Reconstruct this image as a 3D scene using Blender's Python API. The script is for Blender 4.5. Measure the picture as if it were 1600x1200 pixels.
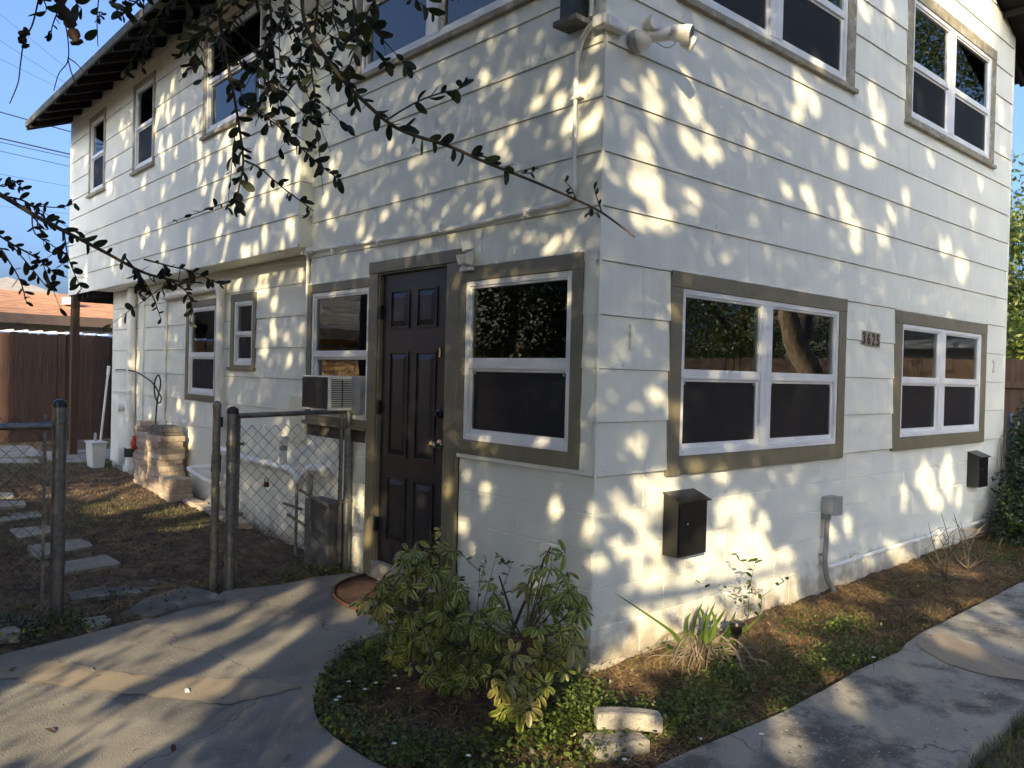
import bpy, math, random
import numpy as np
from mathutils import Vector, Matrix, geometry
R=math.radians
rnd=random.Random(7); nr=np.random.RandomState(11)
scene=bpy.context.scene; col=scene.collection
for o in list(bpy.data.objects): bpy.data.objects.remove(o)

# ---------------------------------------------------------------- camera, sky, sun, exposure
FX=1273.35; CAM=np.array([-3.19583,-2.90367,1.59788]); YAW,PIT,ROL=0.8409823,-0.0115842,-0.0244812
def _axes():
    f=np.array([math.cos(YAW)*math.cos(PIT),math.sin(YAW)*math.cos(PIT),math.sin(PIT)])
    r=np.array([math.sin(YAW),-math.cos(YAW),0.]); d=np.cross(f,r)
    c,s=math.cos(ROL),math.sin(ROL)
    return c*r+s*d,-s*r+c*d,f
AR,AD,AF=_axes()
cam=bpy.data.objects.new('camera',bpy.data.cameras.new('camera')); col.objects.link(cam)
cam.data.sensor_width=36; cam.data.lens=36*FX/1600; cam.data.clip_start=.05; cam.data.clip_end=2000
cam.matrix_world=Matrix(((AR[0],-AD[0],-AF[0],CAM[0]),(AR[1],-AD[1],-AF[1],CAM[1]),(AR[2],-AD[2],-AF[2],CAM[2]),(0,0,0,1)))
scene.camera=cam
SUN_EL,SUN_AZ=R(17),R(37)          # elevation; direction the light travels, from +x towards +y
D=np.array([math.cos(SUN_EL)*math.cos(SUN_AZ),math.cos(SUN_EL)*math.sin(SUN_AZ),-math.sin(SUN_EL)])
world=bpy.data.worlds.new('World'); scene.world=world; world.use_nodes=True
nt=world.node_tree; bg=nt.nodes['Background']; sky=nt.nodes.new('ShaderNodeTexSky'); sky.sky_type='NISHITA'
sky.sun_disc=False; sky.sun_elevation=SUN_EL; sky.sun_rotation=math.atan2(-D[0],-D[1]); sky.air_density=.58; sky.dust_density=7; sky.ozone_density=4.3
nt.links.new(sky.outputs[0],bg.inputs[0]); bg.inputs[1].default_value=.15
sun=bpy.data.objects.new('sun',bpy.data.lights.new('sun','SUN')); col.objects.link(sun)
sun.data.energy=3.1; sun.data.angle=R(.5); sun.data.color=(1.0,.80,.50)
sun.rotation_euler=Vector(D).to_track_quat('-Z','Y').to_euler(); sun.location=(-20,-15,12)
scene.view_settings.view_transform='Standard'; scene.view_settings.look='None'; scene.view_settings.exposure=1.82; scene.view_settings.gamma=1
scene.view_settings.use_curve_mapping=False
scene.render.engine='CYCLES'

# ---------------------------------------------------------------- measuring: a pixel of the survey picture on a known plane
def ray(u,v): return AF+(u-800)/FX*AR+(v-600)/FX*AD
def hit(i,c,u,v):
    w=ray(u,v); return CAM+(c-CAM[i])/w[i]*w
def onx(u,v,c=0.): return hit(0,c,u,v)
def ony(u,v,c=0.): return hit(1,c,u,v)
def atd(u,v,d): return CAM+d*ray(u,v)
def sp(t,k=.3): return math.log1p(math.exp(t/k))*k if t/k<40 else t
def gz(x,y): return .034*(sp(y)-sp(y-8.5))+.017*(sp(x)-sp(x-5.5))
def ong(u,v):
    w=ray(u,v); lo,hi=.5,60.
    for _ in range(50):
        t=(lo+hi)/2; c=CAM+t*w
        if c[2]>gz(c[0],c[1]): lo=t
        else: hi=t
    return c

# ---------------------------------------------------------------- materials
MATS={}
def mat(name,color,rough=.6,var=.15,scale=6,bump=0,bscale=40,stretch=(1,1,1),spec=.5,metal=0,dirt=None,dscale=1.5,dth=.55,coords='Object',trans=0,detail=4,speck=None,sscale=120,sth=.7,ov=0,crack=False):
    m=bpy.data.materials.new(name); m.use_nodes=True; n=m.node_tree.nodes; l=m.node_tree.links
    b=n['Principled BSDF']; b.inputs['Roughness'].default_value=rough; b.inputs['Metallic'].default_value=metal
    b.inputs['Specular IOR Level'].default_value=spec
    tc=n.new('ShaderNodeTexCoord'); mp=n.new('ShaderNodeMapping'); mp.inputs['Scale'].default_value=stretch
    l.new(tc.outputs[coords],mp.inputs[0])
    nz=n.new('ShaderNodeTexNoise'); nz.inputs['Scale'].default_value=scale; nz.inputs['Detail'].default_value=detail
    l.new(mp.outputs[0],nz.inputs[0])
    cr=n.new('ShaderNodeValToRGB'); e=cr.color_ramp.elements
    e[0].position=.3; e[1].position=.7
    e[0].color=tuple(max(0,c*(1-var)) for c in color)+(1,); e[1].color=tuple(min(1,c*(1+var)) for c in color)+(1,)
    l.new(nz.outputs[0],cr.inputs[0]); out=cr.outputs[0]
    if dirt:
        n2=n.new('ShaderNodeTexNoise'); n2.inputs['Scale'].default_value=dscale; n2.inputs['Detail'].default_value=8; n2.inputs['Roughness'].default_value=.65
        l.new(tc.outputs[coords],n2.inputs[0])
        r2=n.new('ShaderNodeValToRGB'); r2.color_ramp.elements[0].position=dth; r2.color_ramp.elements[1].position=dth+.13
        l.new(n2.outputs[0],r2.inputs[0])
        mx=n.new('ShaderNodeMix'); mx.data_type='RGBA'; mx.inputs[7].default_value=tuple(dirt)+(1,)
        l.new(r2.outputs[0],mx.inputs[0]); l.new(out,mx.inputs[6]); out=mx.outputs[2]
    if speck:
        n3=n.new('ShaderNodeTexNoise'); n3.inputs['Scale'].default_value=sscale; n3.inputs['Detail'].default_value=2
        l.new(tc.outputs[coords],n3.inputs[0])
        r3=n.new('ShaderNodeValToRGB'); r3.color_ramp.elements[0].position=sth; r3.color_ramp.elements[1].position=sth+.04
        l.new(n3.outputs[0],r3.inputs[0])
        mx=n.new('ShaderNodeMix'); mx.data_type='RGBA'; mx.inputs[7].default_value=tuple(speck)+(1,)
        l.new(r3.outputs[0],mx.inputs[0]); l.new(out,mx.inputs[6]); out=mx.outputs[2]
    if crack:
        nw=n.new('ShaderNodeTexNoise'); nw.inputs['Scale'].default_value=3; nw.inputs['Detail'].default_value=5; l.new(tc.outputs[coords],nw.inputs[0])
        vm=n.new('ShaderNodeVectorMath'); vm.operation='MULTIPLY_ADD'; vm.inputs[1].default_value=(.45,.45,.45); l.new(nw.outputs['Color'],vm.inputs[0]); l.new(tc.outputs[coords],vm.inputs[2])
        vo=n.new('ShaderNodeTexVoronoi'); vo.feature='DISTANCE_TO_EDGE'; vo.inputs['Scale'].default_value=.55; l.new(vm.outputs[0],vo.inputs[0])
        rc=n.new('ShaderNodeValToRGB'); rc.color_ramp.elements[0].position=.0012; rc.color_ramp.elements[0].color=(1,1,1,1); rc.color_ramp.elements[1].position=.0035; rc.color_ramp.elements[1].color=(0,0,0,1); l.new(vo.outputs[0],rc.inputs[0])
        mx=n.new('ShaderNodeMix'); mx.data_type='RGBA'; mx.inputs[7].default_value=(.11,.10,.09,1); l.new(rc.outputs[0],mx.inputs[0]); l.new(out,mx.inputs[6]); out=mx.outputs[2]
    if ov:
        oi=n.new('ShaderNodeObjectInfo'); mr=n.new('ShaderNodeMapRange'); mr.inputs[3].default_value=1-ov; mr.inputs[4].default_value=1+ov; l.new(oi.outputs['Random'],mr.inputs[0])
        hs=n.new('ShaderNodeHueSaturation'); l.new(mr.outputs[0],hs.inputs['Value']); l.new(out,hs.inputs['Color']); out=hs.outputs[0]
    l.new(out,b.inputs['Base Color'])
    if bump:
        nb=n.new('ShaderNodeTexNoise'); nb.inputs['Scale'].default_value=bscale; nb.inputs['Detail'].default_value=5
        l.new(mp.outputs[0],nb.inputs[0])
        bm=n.new('ShaderNodeBump'); bm.inputs['Strength'].default_value=bump; bm.inputs['Distance'].default_value=.01
        l.new(nb.outputs[0],bm.inputs['Height']); l.new(bm.outputs[0],b.inputs['Normal'])
    if trans:
        tr=n.new('ShaderNodeBsdfTranslucent'); l.new(out,tr.inputs[0]); mxs=n.new('ShaderNodeMixShader'); mxs.inputs[0].default_value=trans
        l.new(b.outputs[0],mxs.inputs[1]); l.new(tr.outputs[0],mxs.inputs[2]); l.new(mxs.outputs[0],n['Material Output'].inputs[0])
    MATS[name]=m; return m
def leafmat(name,dark,light,edge=None,trans=.25,rough=.4):
    m=bpy.data.materials.new(name); m.use_nodes=True; n=m.node_tree.nodes; l=m.node_tree.links
    b=n['Principled BSDF']; b.inputs['Roughness'].default_value=rough
    g=n.new('ShaderNodeNewGeometry'); nz=n.new('ShaderNodeTexNoise'); nz.inputs['Scale'].default_value=5; nz.inputs['Detail'].default_value=6; nz.inputs['Roughness'].default_value=.7
    l.new(g.outputs['Position'],nz.inputs[0])
    ad=n.new('ShaderNodeMath'); ad.operation='ADD'; l.new(nz.outputs[0],ad.inputs[0])
    ml=n.new('ShaderNodeMath'); ml.operation='MULTIPLY_ADD'; ml.inputs[1].default_value=.5; ml.inputs[2].default_value=-.25; l.new(g.outputs['Random Per Island'],ml.inputs[0]); l.new(ml.outputs[0],ad.inputs[1])
    oi=n.new('ShaderNodeObjectInfo'); m9=n.new('ShaderNodeMath'); m9.operation='MULTIPLY_ADD'; m9.inputs[1].default_value=.45; m9.inputs[2].default_value=-.22; l.new(oi.outputs['Random'],m9.inputs[0]); a9=n.new('ShaderNodeMath'); a9.operation='ADD'; l.new(ad.outputs[0],a9.inputs[0]); l.new(m9.outputs[0],a9.inputs[1]); ad=a9
    cr=n.new('ShaderNodeValToRGB'); e=cr.color_ramp.elements; e[0].position=.3; e[1].position=.72; e[0].color=tuple(dark)+(1,); e[1].color=tuple(light)+(1,)
    l.new(ad.outputs[0],cr.inputs[0]); out=cr.outputs[0]
    if edge:
        uv=n.new('ShaderNodeUVMap'); sx=n.new('ShaderNodeSeparateXYZ'); l.new(uv.outputs[0],sx.inputs[0])
        m1=n.new('ShaderNodeMath'); m1.operation='SUBTRACT'; m1.inputs[1].default_value=.5; l.new(sx.outputs[0],m1.inputs[0])
        m2=n.new('ShaderNodeMath'); m2.operation='ABSOLUTE'; l.new(m1.outputs[0],m2.inputs[0])
        n4=n.new('ShaderNodeTexNoise'); n4.inputs['Scale'].default_value=60; l.new(g.outputs['Position'],n4.inputs[0])
        m3=n.new('ShaderNodeMath'); m3.operation='MULTIPLY_ADD'; m3.inputs[1].default_value=.5; l.new(n4.outputs[0],m3.inputs[0]); l.new(m2.outputs[0],m3.inputs[2])
        r=n.new('ShaderNodeValToRGB'); r.color_ramp.elements[0].position=.42; r.color_ramp.elements[1].position=.58; l.new(m3.outputs[0],r.inputs[0])
        mx=n.new('ShaderNodeMix'); mx.data_type='RGBA'; mx.inputs[7].default_value=tuple(edge)+(1,)
        l.new(r.outputs[0],mx.inputs[0]); l.new(out,mx.inputs[6]); out=mx.outputs[2]
    l.new(out,b.inputs['Base Color'])
    tr=n.new('ShaderNodeBsdfTranslucent'); l.new(out,tr.inputs[0]); mxs=n.new('ShaderNodeMixShader'); mxs.inputs[0].default_value=trans
    l.new(b.outputs[0],mxs.inputs[1]); l.new(tr.outputs[0],mxs.inputs[2]); l.new(mxs.outputs[0],n['Material Output'].inputs[0])
    return m
def siding_mat():
    m=mat('painted_siding',(.795,.80,.685),.5,.03,3,.35,60,(6,6,.35),dirt=(.68,.68,.57),dscale=1.3,dth=.56)
    n=m.node_tree.nodes; l=m.node_tree.links
    # small dark chips and nail heads
    tc=[x for x in n if x.type=='TEX_COORD'][0]; b=n['Principled BSDF']; src=b.inputs['Base Color'].links[0].from_socket
    vo=n.new('ShaderNodeTexVoronoi'); vo.inputs['Scale'].default_value=3.2; vo.inputs['Randomness'].default_value=1; l.new(tc.outputs['Object'],vo.inputs[0])
    r=n.new('ShaderNodeValToRGB'); r.color_ramp.elements[0].position=.016; r.color_ramp.elements[0].color=(1,1,1,1); r.color_ramp.elements[1].position=.022; r.color_ramp.elements[1].color=(0,0,0,1)
    l.new(vo.outputs['Distance'],r.inputs[0]); mx=n.new('ShaderNodeMix'); mx.data_type='RGBA'; mx.inputs[7].default_value=(.12,.11,.09,1)
    l.new(r.outputs[0],mx.inputs[0]); l.new(src,mx.inputs[6]); l.new(mx.outputs[2],b.inputs['Base Color']); return m
M_SID=siding_mat()
M_BLOCK=mat('painted_block',(.795,.80,.70),.6,.03,4,.8,90,dirt=(.68,.685,.59),dscale=1.6,dth=.6)
_n=M_BLOCK.node_tree.nodes; _l=M_BLOCK.node_tree.links; _b=_n['Principled BSDF']; _src=_b.inputs['Base Color'].links[0].from_socket
_tc=[x for x in _n if x.type=='TEX_COORD'][0]; _s=_n.new('ShaderNodeSeparateXYZ'); _l.new(_tc.outputs['Object'],_s.inputs[0])
_nz=_n.new('ShaderNodeTexNoise'); _nz.inputs['Scale'].default_value=9; _nz.inputs['Detail'].default_value=8; _l.new(_tc.outputs['Object'],_nz.inputs[0])
_m=_n.new('ShaderNodeMath'); _m.operation='MULTIPLY_ADD'; _m.inputs[1].default_value=-.55; _l.new(_nz.outputs[0],_m.inputs[0]); _l.new(_s.outputs[2],_m.inputs[2])
_r=_n.new('ShaderNodeMapRange'); _r.inputs[1].default_value=-.20; _r.inputs[2].default_value=.0; _r.inputs[3].default_value=.75; _r.inputs[4].default_value=0; _l.new(_m.outputs[0],_r.inputs[0])
_x=_n.new('ShaderNodeMix'); _x.data_type='RGBA'; _x.inputs[7].default_value=(.33,.27,.19,1); _l.new(_r.outputs[0],_x.inputs[0]); _l.new(_src,_x.inputs[6]); _l.new(_x.outputs[2],_b.inputs['Base Color'])
M_JOINT=mat('dark_joint',(.09,.075,.06),.9)
M_TRIM=mat('olive_trim_paint',(.185,.165,.105),.45,.1,5,.3,60,(1,1,1),dirt=(.14,.125,.085),dscale=4,dth=.58)
M_TRIMD=mat('weathered_trim_paint',(.27,.24,.165),.6,.3,12,.5,70,dirt=(.42,.40,.34),dscale=9,dth=.52)
M_VINYL=mat('white_vinyl',(.72,.735,.72),.3,.05,8,dirt=(.45,.45,.42),dscale=14,dth=.66)
M_DOOR=mat('charcoal_door_paint',(.020,.020,.023),.42,.12,6,.08,80)
M_DARK=mat('dark_gap',(.02,.018,.016),.9)
M_SOF=mat('shade_dark_decking',(.011,.009,.008),.9,.3,8,.5,30,(1,8,1))  # shade under the eaves and porch put into the near-black colour
M_FASC=mat('weathered_fascia',(.07,.075,.065),.7,.3,10,dirt=(.05,.05,.045),dscale=8,dth=.5)
M_SHING=mat('roof_shingle',(.10,.10,.10),.9,.35,20,.8,60)
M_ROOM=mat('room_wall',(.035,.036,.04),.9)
M_CURT=mat('green_curtain',(.07,.11,.045),.8,.3,8,0,10,(20,20,1))
M_BLIND=mat('window_blind',(.30,.30,.27),.6)
M_SCREEN=mat('insect_screen',(.016,.017,.019),.6,.1,200)
_n=M_SCREEN.node_tree.nodes; _l=M_SCREEN.node_tree.links; _t=_n.new('ShaderNodeBsdfTransparent'); _x=_n.new('ShaderNodeMixShader'); _x.inputs[0].default_value=.45
_l.new(_n['Principled BSDF'].outputs[0],_x.inputs[1]); _l.new(_t.outputs[0],_x.inputs[2]); _l.new(_x.outputs[0],_n['Material Output'].inputs[0])
M_PIPE=mat('painted_pipe',(.80,.79,.73),.4,.06,8,dirt=(.5,.48,.4),dscale=6,dth=.6)
M_BLACK=mat('black_metal',(.012,.011,.011),.3,.2,20)
M_RUBBER=mat('black_rubber',(.015,.015,.016),.5)
M_GALV=mat('galvanised_steel',(.20,.205,.205),.38,.25,30,.1,60,metal=.75,dirt=(.14,.13,.12),dscale=9,dth=.55)
M_GALVD=mat('tarnished_steel',(.22,.20,.16),.55,.3,20,metal=.45,dirt=(.10,.09,.07),dscale=9,dth=.5)
M_WIRE=mat('galvanised_wire',(.085,.08,.072),.6,.3,20,metal=.4)
M_CONC=mat('concrete_paving',(.27,.255,.22),.9,.22,2.2,.5,150,dirt=(.175,.168,.155),dscale=1.3,dth=.47,speck=(.42,.40,.35),sscale=95,sth=.66,detail=10,crack=True)
M_SLAB=mat('sidewalk_concrete',(.30,.285,.25),.9,.22,1.9,.5,90,dirt=(.10,.096,.09),dscale=2.4,dth=.48,speck=(.48,.46,.42),sscale=85,sth=.65,detail=10,crack=True)
M_PATCH=mat('mortar_patch',(.30,.255,.19),.85,.12,3,.2,60,dirt=(.19,.17,.14),dscale=3,dth=.6)
M_STONE=mat('concrete_paver',(.30,.285,.25),.9,.2,7,1,60,ov=.15,speck=(.22,.2,.17),sscale=90,sth=.62,dirt=(.24,.22,.19),dscale=5,dth=.55)
M_BRICK=mat('tan_wall_block',(.42,.345,.275),.9,.2,9,1,55,ov=.22,dirt=(.30,.25,.20),dscale=8,dth=.55)
M_SOIL=mat('soil_and_mulch',(.075,.05,.032),.95,.55,14,1.0,60,dirt=(.16,.11,.062),dscale=5,dth=.5,speck=(.26,.22,.17),sscale=90,sth=.7,detail=10)
M_WOOD=mat('stained_fence_wood',(.034,.017,.010),.8,.45,3,.8,12,(5,5,.4),ov=.5,dirt=(.018,.011,.008),dscale=3,dth=.55)
M_WOODL=mat('cedar_fence_wood',(.085,.050,.030),.7,.3,3,.5,12,(5,5,.4),ov=.25,dirt=(.10,.06,.035),dscale=3,dth=.55)
M_POST=mat('brown_post_wood',(.06,.032,.016),.7,.25,4,.4,14,(5,5,.4))
M_RUST=mat('rusty_coir',(.06,.026,.016),.95,.5,9,1,120,dirt=(.028,.016,.012),dscale=6,dth=.5)
M_PLATE=mat('aged_brass_tile',(.30,.25,.19),.45,.15,20)
M_WHITE=mat('white_plastic',(.75,.74,.70),.35,.03,5)
M_GREYBOX=mat('grey_box',(.33,.34,.33),.4,.08,10,metal=.2)
M_GREYP=mat('grey_conduit',(.20,.20,.20),.4,.1,10)
M_COIL=mat('dark_coil',(.055,.05,.045),.6,.3,60)
M_AC=mat('beige_appliance',(.76,.75,.70),.4,.05,10,dirt=(.4,.38,.33),dscale=9,dth=.6)
M_STAIN=mat('stained_concrete',(.13,.125,.115),.9,.35,5,.6,50,(1,1,.3),dirt=(.36,.35,.31),dscale=5,dth=.58)
M_LEAF=leafmat('backlit_oak_leaf',(.010,.016,.005),(.045,.06,.016),trans=.2,rough=.62)  # hanging leaves; their backlit darkness is put into the colour
M_CLOUD=leafmat('canopy_leaf',(.035,.055,.014),(.12,.16,.04),trans=.45)
M_DEAD=mat('dead_leaf',(.03,.016,.009),.8,.4,30)
M_SCH=leafmat('variegated_leaf',(.04,.085,.015),(.14,.20,.03),edge=(.36,.35,.085),trans=.28,rough=.38)
M_SCHY=leafmat('yellow_variegated_leaf',(.07,.09,.02),(.20,.19,.05),edge=(.34,.28,.08),trans=.2,rough=.4)
M_WEED=leafmat('weed_leaf',(.025,.05,.010),(.13,.18,.035),trans=.25)
M_GRASS=leafmat('grass_blade',(.05,.08,.018),(.14,.17,.04),trans=.2)
M_STRAW=leafmat('dry_straw',(.14,.085,.04),(.46,.32,.15),trans=.1,rough=.7)
M_LITTER=leafmat('leaf_litter',(.05,.03,.018),(.22,.14,.085),trans=.05,rough=.8)
M_PETAL=mat('white_petal',(.8,.8,.75),.6)
M_AGAVE=leafmat('strap_leaf',(.025,.06,.012),(.09,.14,.03),trans=.15,rough=.35)
M_DRYLEAF=mat('grey_dry_leaf',(.16,.13,.095),.8,.35,12)
M_BARK=mat('oak_bark',(.22,.17,.125),.95,.45,8,1,14,(3,3,.6))
M_TWIG=mat('twig_bark',(.075,.055,.04),.8,.3,20)
M_TWIGP=mat('pale_twig_bark',(.26,.21,.15),.8,.3,20)
M_REDROOF=mat('orange_shingle',(.30,.165,.10),.9,.3,3,.4,20,(1,6,6))
M_GREYROOF=mat('grey_shingle',(.22,.20,.17),.9,.15,6)
M_CREAM=mat('cream_stucco',(.62,.56,.42),.8,.06,4)
M_TAN=mat('tan_stucco',(.42,.27,.14),.8,.08,4)
M_BROWNTRIM=mat('brown_fascia',(.06,.042,.034),.7)
M_CABLE=mat('power_cable',(.02,.02,.03),.6)
M_BRASS=mat('padlock_body',(.10,.022,.014),.4,metal=.3)
M_KNOB=mat('satin_nickel',(.55,.54,.52),.22,metal=1)
M_ORANGE=mat('orange_plastic',(.65,.10,.04),.6)
M_YEL=mat('pale_yellow_paint',(.68,.67,.50),.6,.04,5)
M_STEELW=mat('white_ribbed_metal',(.66,.70,.78),.35,.05,8)
M_FELT=mat('dark_green_metal',(.03,.045,.04),.5,.3,8,dirt=(.12,.12,.1),dscale=6,dth=.6)
M_BLUE=mat('blue_flower',(.15,.12,.5),.6)
def glass_mat():
    m=bpy.data.materials.new('window_glass'); m.use_nodes=True; n=m.node_tree.nodes; l=m.node_tree.links
    n.remove(n['Principled BSDF']); gl=n.new('ShaderNodeBsdfGlossy'); gl.inputs['Roughness'].default_value=.008; gl.inputs[0].default_value=(.9,.93,.92,1)
    tr=n.new('ShaderNodeBsdfTransparent'); tr.inputs[0].default_value=(.55,.58,.56,1)
    fr=n.new('ShaderNodeFresnel'); fr.inputs[0].default_value=2.0
    tc=n.new('ShaderNodeTexCoord'); nz=n.new('ShaderNodeTexNoise'); nz.inputs['Scale'].default_value=3; l.new(tc.outputs['Object'],nz.inputs[0])
    bp=n.new('ShaderNodeBump'); bp.inputs['Strength'].default_value=.03; bp.inputs['Distance'].default_value=.02; l.new(nz.outputs[0],bp.inputs['Height']); l.new(bp.outputs[0],gl.inputs['Normal'])
    mx=n.new('ShaderNodeMixShader'); l.new(fr.outputs[0],mx.inputs[0]); l.new(tr.outputs[0],mx.inputs[1]); l.new(gl.outputs[0],mx.inputs[2])
    l.new(mx.outputs[0],n['Material Output'].inputs[0]); return m
M_GLASS=glass_mat()

# ---------------------------------------------------------------- mesh helpers
ROOT={}
def setp(o,label=None,cat=None,group=None,kind=None):
    if label: o['label']=label
    if cat: o['category']=cat
    if group: o['group']=group
    if kind: o['kind']=kind
    return o
class MB:
    def __init__(s): s.v=[]; s.f=[]; s.uv=None
    def add(s,vs,fs):
        n=len(s.v); s.v+=[tuple(map(float,x)) for x in vs]; s.f+=[tuple(i+n for i in f) for f in fs]; return s
    def box(s,x0,x1,y0,y1,z0,z1):
        x0,x1=sorted((x0,x1)); y0,y1=sorted((y0,y1)); z0,z1=sorted((z0,z1))
        return s.hexa([(x0,y0,z0),(x1,y0,z0),(x1,y1,z0),(x0,y1,z0),(x0,y0,z1),(x1,y0,z1),(x1,y1,z1),(x0,y1,z1)])
    def hexa(s,p): return s.add(p,[(3,2,1,0),(4,5,6,7),(0,1,5,4),(1,2,6,5),(2,3,7,6),(3,0,4,7)])
    def cham(s,x0,x1,y0,y1,z0,z1,b):
        # box with chamfered vertical and top edges
        def ring(e,z): return [(x0+e,y0,z),(x1-e,y0,z),(x1,y0+e,z),(x1,y1-e,z),(x1-e,y1,z),(x0+e,y1,z),(x0,y1-e,z),(x0,y0+e,z)]
        r0=ring(b,z0); r1=ring(b,z1-b); r2=[(x0+b+ (0 if i in(0,5,6,7) and 0 else 0),y,z) for i,(x,y,z) in enumerate([])]
        cx,cy=(x0+x1)/2,(y0+y1)/2
        r2=[(cx+(x-cx)*(1-2*b/(x1-x0)),cy+(y-cy)*(1-2*b/(y1-y0)),z1) for x,y,z in r1]
        f=[(i,(i+1)%8,8+(i+1)%8,8+i) for i in range(8)]+[(8+i,8+(i+1)%8,16+(i+1)%8,16+i) for i in range(8)]+[tuple(range(16,24)),tuple(range(7,-1,-1))]
        return s.add(r0+r1+r2,f)
    def tube(s,pts,r,n=8,cap=True):
        pts=[Vector(p) for p in pts]; k=len(pts); rs=r if isinstance(r,(list,tuple)) else [r]*k
        vs=[]; prev=None
        for i,p in enumerate(pts):
            t=(pts[min(i+1,k-1)]-pts[max(i-1,0)])
            if t.length<1e-9: t=Vector((0,0,1))
            t.normalize()
            if prev is None:
                a=Vector((0,0,1)) if abs(t.z)<.9 else Vector((1,0,0)); a=(a-t*a.dot(t)).normalized()
            else:
                a=prev-t*prev.dot(t); a=a.normalized() if a.length>1e-6 else prev
            prev=a; b=t.cross(a)
            vs+=[tuple(p+(a*math.cos(2*math.pi*j/n)+b*math.sin(2*math.pi*j/n))*rs[i]) for j in range(n)]
        fs=[(i*n+j,i*n+(j+1)%n,(i+1)*n+(j+1)%n,(i+1)*n+j) for i in range(k-1) for j in range(n)]
        if cap: fs+=[tuple(range(n-1,-1,-1)),tuple(range((k-1)*n,k*n))]
        return s.add(vs,fs)
    def lathe(s,c,prof,n=16,ax=(0,0,1)):
        c=Vector(c); a=Vector(ax).normalized()
        return s.tube([c+a*h for r,h in prof],[max(r,1e-4) for r,h in prof],n)
    def prism(s,poly,ext):
        n=len(poly); e=Vector(ext); return s.add([tuple(p) for p in poly]+[tuple(Vector(p)+e) for p in poly],[tuple(range(n)),tuple(range(2*n-1,n-1,-1))]+[(i,i+n,(i+1)%n+n,(i+1)%n) for i in range(n)])
    def build(s,name,m,parent=None,smooth=False,bevel=0,base=None):
        if not s.v: return None
        vs=np.array(s.v)
        if parent is not None: off=ROOT[parent.name]
        elif base is not None: off=np.array(base,float)
        else: off=np.array([(vs[:,0].min()+vs[:,0].max())/2,(vs[:,1].min()+vs[:,1].max())/2,vs[:,2].min()])
        me=bpy.data.meshes.new(name); me.from_pydata((vs-off).tolist(),[],s.f)
        me.materials.append(m)
        import bmesh
        bm=bmesh.new(); bm.from_mesh(me); bmesh.ops.recalc_face_normals(bm,faces=bm.faces)
        bm.to_mesh(me); bm.free()
        if smooth: me.polygons.foreach_set('use_smooth',[True]*len(me.polygons))
        o=bpy.data.objects.new(name,me); col.objects.link(o)
        if smooth and smooth!='all':
            md=o.modifiers.new('edges','EDGE_SPLIT'); md.split_angle=R(38)
        if bevel:
            md=o.modifiers.new('bevel','BEVEL'); md.width=bevel; md.segments=2; md.limit_method='ANGLE'
        if parent is None: o.location=off
        else: o.parent=parent
        ROOT[o.name]=off
        return o
def thing(name,label,cat,loc,group=None):
    o=bpy.data.objects.new(name,None); col.objects.link(o); o.location=loc; o.empty_display_size=.1
    ROOT[o.name]=np.array(loc,float); return setp(o,label,cat,group)
def bulk(name,V,F,m,parent=None,UV=None,base=(0,0,0)):
    """V (n,3), F (m,3 or 4) arrays -> one mesh object, fast"""
    off=ROOT[parent.name] if parent is not None else np.array(base,float)
    me=bpy.data.meshes.new(name); n=len(V); k=F.shape[1]; mcount=len(F)
    me.vertices.add(n); me.vertices.foreach_set('co',(V-off).astype(np.float32).ravel())
    me.loops.add(mcount*k); me.loops.foreach_set('vertex_index',F.astype(np.int32).ravel())
    me.polygons.add(mcount); me.polygons.foreach_set('loop_start',np.arange(0,mcount*k,k,dtype=np.int32)); me.polygons.foreach_set('loop_total',np.full(mcount,k,dtype=np.int32))
    if UV is not None:
        ul=me.uv_layers.new(name='UVMap'); ul.data.foreach_set('uv',UV[F.ravel()].astype(np.float32).ravel())
    me.update(calc_edges=True); me.validate()
    me.materials.append(m)
    o=bpy.data.objects.new(name,me); col.objects.link(o)
    if parent is not None: o.parent=parent
    else: o.location=off
    ROOT[o.name]=off
    return o
def spline(pts,sub=6):
    P=[np.array(p,float) for p in pts]; out=[]
    for i in range(len(P)-1):
        p0=P[max(i-1,0)];p1=P[i];p2=P[i+1];p3=P[min(i+2,len(P)-1)]
        for j in range(sub):
            t=j/sub; out.append(.5*((2*p1)+(-p0+p2)*t+(2*p0-5*p1+4*p2-p3)*t*t+(-p0+3*p1-3*p2+p3)*t**3))
    out.append(P[-1]); return out

# ---------------------------------------------------------------- ground
def inpoly(x,y,P):
    x=np.asarray(x,float); y=np.asarray(y,float); c=np.zeros(x.shape,bool); n=len(P)
    for i in range(n):
        x1,y1=P[i]; x2,y2=P[(i+1)%n]
        if y1==y2: continue
        c^=((y1>y)!=(y2>y))&(x<(x2-x1)*(y-y1)/(y2-y1)+x1)
    return c
bedpx=[(596,992),(575,1000),(555,1009),(540,1022),(525,1038),(508,1056),(495,1074),(489,1098),(492,1117),(499,1136),(520,1155),(544,1172),(575,1192),(620,1212)]
bed=[tuple(ong(*p)[:2]) for p in bedpx]
drvpx=[(0,1027),(60,1012),(112,1000),(170,985),(225,971),(262,963),(300,950),(330,938)]
drv=[tuple(ong(*p)[:2]) for p in drvpx]
DRIVE=[(-9,2.05),(-3.2,1.98)]+drv+[(-.95,2.44),(-.6,2.36),(-.3,2.40),(-.02,2.36),(-.02,2.13),(.012,2.12),(.012,1.25),(-.25,1.17)]+bed+[(-1.3,-.35),(-1.15,-.55),(-1.0,-.92),(-1.0,-7),(-9,-7)]
WALK=[(-1.0,-1.66),(9.0,-1.66),(9.0,-.90),(2.0,-.90),(1.74,-.915),(1.6,-.95),(1.1,-.93),(.3,-.95),(-.4,-.90),(-1.0,-.90)]
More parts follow.
